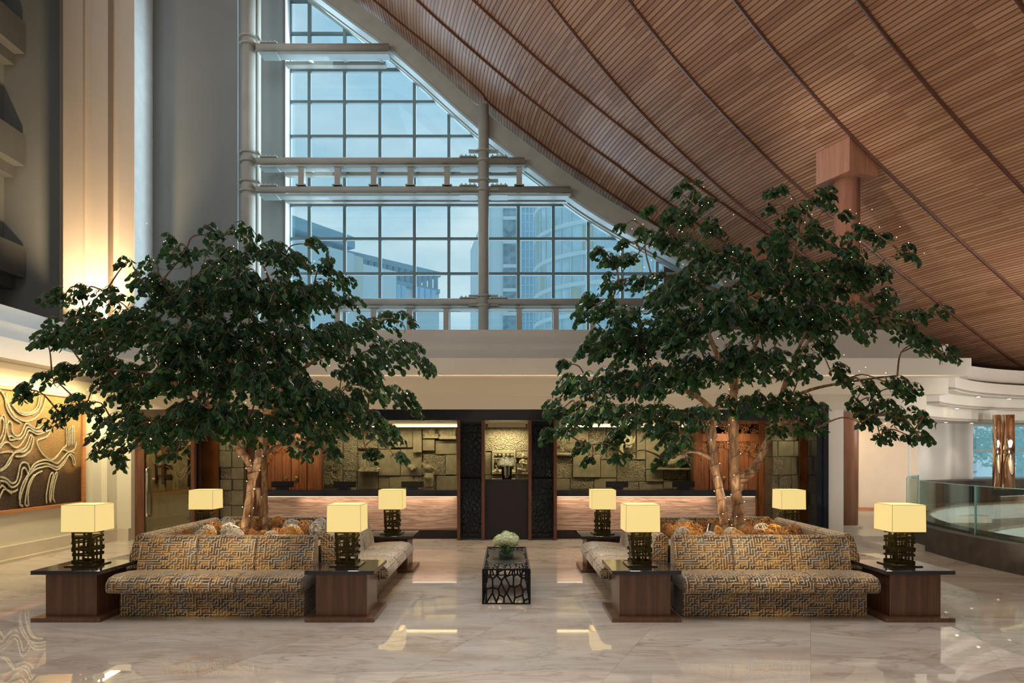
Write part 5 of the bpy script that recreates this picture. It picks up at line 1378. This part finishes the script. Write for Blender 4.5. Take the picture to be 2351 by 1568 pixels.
# ================================================================= LIGHT
def area(name,loc,rot,sx,sy,power,col,spread=180,spec=1.0):
    l=bpy.data.lights.new(name,'AREA'); l.shape='RECTANGLE'; l.size=sx; l.size_y=sy; l.energy=power; l.color=col; l.spread=R(spread); l.specular_factor=spec
    o=bpy.data.objects.new(name,l); COL.objects.link(o); o.location=loc; o.rotation_euler=rot; return o
def spot(name,loc,aim,power,col,ang=60,blend=.6,rad=.05):
    l=bpy.data.lights.new(name,'SPOT'); l.energy=power; l.color=col; l.spot_size=R(ang); l.spot_blend=blend; l.shadow_soft_size=rad
    o=bpy.data.objects.new(name,l); COL.objects.link(o); o.location=loc; d=Vector(aim)-Vector(loc); o.rotation_euler=d.to_track_quat('-Z','Y').to_euler(); return o
def point(name,loc,power,col,rad=.05):
    l=bpy.data.lights.new(name,'POINT'); l.energy=power; l.color=col; l.shadow_soft_size=rad
    o=bpy.data.objects.new(name,l); COL.objects.link(o); o.location=loc; return o
warm=(1,.74,.42); warmw=(1,.84,.62); day=(.62,.83,1.0)
# daylight through the gable window (open sky outside)
area('daylight_gable',(-2.0,24.5,10.5),(R(-66),0,0),12,12,1900,day)
o=area('reveal_fill',(-5.5,21.4,12.5),(0,R(90),0),14,.8,230,(.66,.87,1.0),60); o.visible_glossy=False  # unseen indoor lamp added to brighten the pilaster side in blue
o=area('atrium_fill',(-5,5,19.8),(0,0,0),12,12,900,(.93,.96,1.0)); o.visible_glossy=False  # unseen overhead fill added beneath the closed upper ceiling
o=area('floor_fill',(1.0,5.0,11.8),(0,0,0),10,7,200,(1,.95,.88),85); o.visible_glossy=False  # one broad unseen panel added to brighten the floor
o=area('upper_left_fill',(-13.5,9,13.5),(0,R(-98),0),7,12,1200,(.95,.96,1.0)); o.visible_glossy=False  # added unseen fill from upper left for ceiling and column, no window there
o=area('entrance_fill',(3,-8,5),(R(90),0,0),18,7,330,(1,.88,.74)); o.visible_glossy=False  # added warm frontal fill, unseen, inside the closed back wall
for x in (-5,0,5): spot('cornice_fill',(x,7.5,9.0),(x,13.4,3.2),40,(1,.80,.58),60,.9,.1)  # unseen fill lamps added in mid-air to warm the cornice
for sx in (-1,1):
    cx=LC[0] if sx<0 else RC[0]
    for (x,y) in ((cx-1.455,7.655),(cx+1.455,7.655),(cx-1.455,10.655),(cx+1.455,10.655)):
        point('lamp_bulb',(x,y,1.08),11,warm,.06)
    # downlights on the sofas
    spot('sofa_spot',(cx-.1,3.6,4.2),(cx-.1,7.95,.62),1150,(1,.76,.42),20,1.0)
    spot('aisle_sofa_spot',(cx-sx*3.2,6.5,4.6),(cx-sx*1.3,9.1,.5),600,(1,.78,.48),26,1.0)
    spot('trunk_spot',(cx-.1,8.25,.92),(cx-.08,9.2,1.75),75,(1,.86,.62),62,.7,.02)
    point('planter_glow',(cx+.35,8.6,1.15),12,warm,.03); point('planter_glow_b',(cx-.5,8.9,1.1),7,warm,.03)
    point('crown_glow',(cx,8.9,2.4),6,warm,.3)
# reception wash
for xa,xb in ((-4.3,-1.05),(1.05,4.2)):
    area('wall_wash',((xa+xb)/2,16.15,2.46),(R(38),0,0),xb-xa,.08,25,(1,.83,.48),140)
    area('counter_glow',((xa+xb)/2,14.16,.885),(R(28),0,0),xb-xa,.02,7,(1,.76,.56),150).visible_glossy=False
area('niche_wash',(0,16.5,2.40),(R(20),0,0),.8,.08,20,(1,.84,.5),140)
spot('table_flower_fill',(0,7.6,5.0),(0,9.2,.7),90,(1,.97,.88),14,.9)  # unseen narrow lamp added to brighten the coffee table flowers
spot('niche_flower',(0,13.7,2.45),(0,14.45,1.4),18,(1,.9,.7),50)
for x in (XX(668,15.5),XX(1673,15.5)): spot('door_spot',(x,14.7,2.46),(x,15.6,1.5),50,(1,.75,.45),100,.8)
for x in (XX(1800,15),XX(530,15)): spot('pier_spot',(x,14.6,2.46),(x,15.0,1.2),14,(1,.85,.5),90,.8)
spot('booth_spot',(-8.3,15.2,2.46),(-8.3,16.5,1.2),60,(1,.8,.5),110,.8)
# floor washes in front of the counters
for x in (-4.5,-3,-1.5,0,1.5,3,4.5): spot('floor_wash',(x,13.6,2.66),(x,12.9,0),75,(1,.76,.48),95,.9)
# left wall: art light + cove
area('art_light',(-7.75,11.0,3.05),(0,R(35),0),.08,5.0,55,(1,.78,.36),150)
area('left_wall_glow',(-7.3,12.2,2.9),(0,R(20),0),.4,3.2,42,(1,.88,.58),160)
area('left_wall_glow_b',(-7.9,13.4,2.6),(0,R(0),0),.2,.8,8,(1,.84,.5),160)
# cove under the main cornice step
area('cove_front',(.4,13.45,2.95),(R(-90),0,0),16.5,.08,170,(1,.70,.36),160)
area('cove_left',(-7.5,8.5,3.3),(0,R(90),0),.1,9,18,(1,.76,.4),160)
# pilaster uplight
spot('pilaster_uplight',(XX(205,19.9),19.7,4.75),(XX(205,20.9),20.9,8),3800,(1,.72,.42),72,1.0,.15)
spot('cornice_blue_fill',(1,12,9),(-8.3,10.8,4.2),2600,(.62,.84,1.0),34,.8,.4)  # added unseen blue lamp imitating daylight on the left cornice
spot('floor_blue_fill',(0.5,19.5,11.5),(.3,8.0,0),5200,(.70,.86,1.0),34,.9,1.2)  # added unseen indoor lamp imitating window light on the central floor
# lounge downlights
for a,r_ in ((118,9.6),(111,9.6)):
    x,y=arcp(r_,a); spot('lounge_downlight',(x,y,2.62),(x-.02,y+.25,0),26,(1,.85,.66),60,.8)
for a in (112,128): x,y=arcp(8.6,a); spot('soffit_spot',(x,y,2.5),(x,y+.1,3.6),5,(1,.85,.6),50,.6)
o=area('cornice_uplight',(0,11.9,.15),(R(152),0,0),13,.25,85,(1,.80,.56),150); o.visible_glossy=False  # unseen lamp added at floor level, standing in for floor bounce
o=area('cornice_bounce_fill_b',(8.3,9.5,.3),(R(145),0,0),3,.25,60,(1,.9,.78),150); o.visible_glossy=False  # second added bounce lamp, unseen, for the whiter right end
spot('column_fill',(-1,9,7.5),(7.35,14.8,7.9),2000,(1,.95,.88),24,.9,.1)  # unseen lamp added to lift the column and capital
spot('cornice_fill',(8.5,7.0,5.2),(7.6,13.3,3.4),120,(1,.9,.8),70,.9,.1)  # added unseen fill for the right end of the cornice
spot('passage_light',(9.2,18.2,2.6),(10,19.3,1.4),80,(1,.78,.5),120,.9)
point('pit_fill',(14.2,12.5,.5),330,(1,.95,.88),.5); spot('lounge_fill_spot',(11.5,9.5,1.9),(12.3,19.5,2.2),1500,(1,.93,.84),95,.7,.4); area('lounge_fill',(14.0,13,3.6),(0,0,0),5,5,330,(1,.94,.86),180,0)  # unseen fill lamps added to brighten the pit tiers and lounge walls

# world
w=bpy.data.worlds.new('sky'); sc.world=w; w.use_nodes=True; nt=w.node_tree; nt.nodes.clear()
out=nt.nodes.new('ShaderNodeOutputWorld'); bg=nt.nodes.new('ShaderNodeBackground'); L(nt,bg.outputs[0],out.inputs[0])
tc=nt.nodes.new('ShaderNodeTexCoord'); s=nt.nodes.new('ShaderNodeSeparateXYZ'); L(nt,tc.outputs['Generated'],s.inputs[0])
g=ramp(nt,s.outputs[2],[(0,srgb(172,205,214)),(.15,srgb(165,202,216)),(.35,srgb(152,193,210)),(.9,srgb(135,185,216))])
mp=nt.nodes.new('ShaderNodeMapping'); mp.inputs['Scale'].default_value=(3,3,9); L(nt,tc.outputs['Generated'],mp.inputs[0])
n=N(nt,'ShaderNodeTexNoise',Scale=1.6,Detail=6.0); L(nt,mp.outputs[0],n.inputs['Vector'])
cf=ramp(nt,n.outputs[0],[(.42,(0,0,0)),(.72,(.75,.75,.75))])
c=mixc(nt,cf,g,srgb(205,226,230)); L(nt,c,bg.inputs[0]); bg.inputs[1].default_value=1.3

# camera
cam=bpy.data.cameras.new('camera'); co=bpy.data.objects.new('camera',cam); COL.objects.link(co)
co.location=(0,0,EYE); co.rotation_euler=(PI/2,0,0); cam.lens=24; cam.sensor_width=36; cam.sensor_fit='HORIZONTAL'
cam.shift_x=(1175.5-CX)/2351; cam.shift_y=(HY-784)/2351; cam.clip_end=500
sc.camera=co
sc.view_settings.view_transform='Standard'; sc.view_settings.look='None'; sc.view_settings.exposure=0
sc.cycles.use_adaptive_sampling=True; sc.cycles.adaptive_threshold=.06; sc.cycles.max_bounces=6; sc.cycles.diffuse_bounces=3; sc.cycles.glossy_bounces=3; sc.cycles.transparent_max_bounces=10
sc.cycles.sample_clamp_indirect=6; sc.cycles.use_denoising=True
sc.cycles.caustics_reflective=False; sc.cycles.caustics_refractive=False
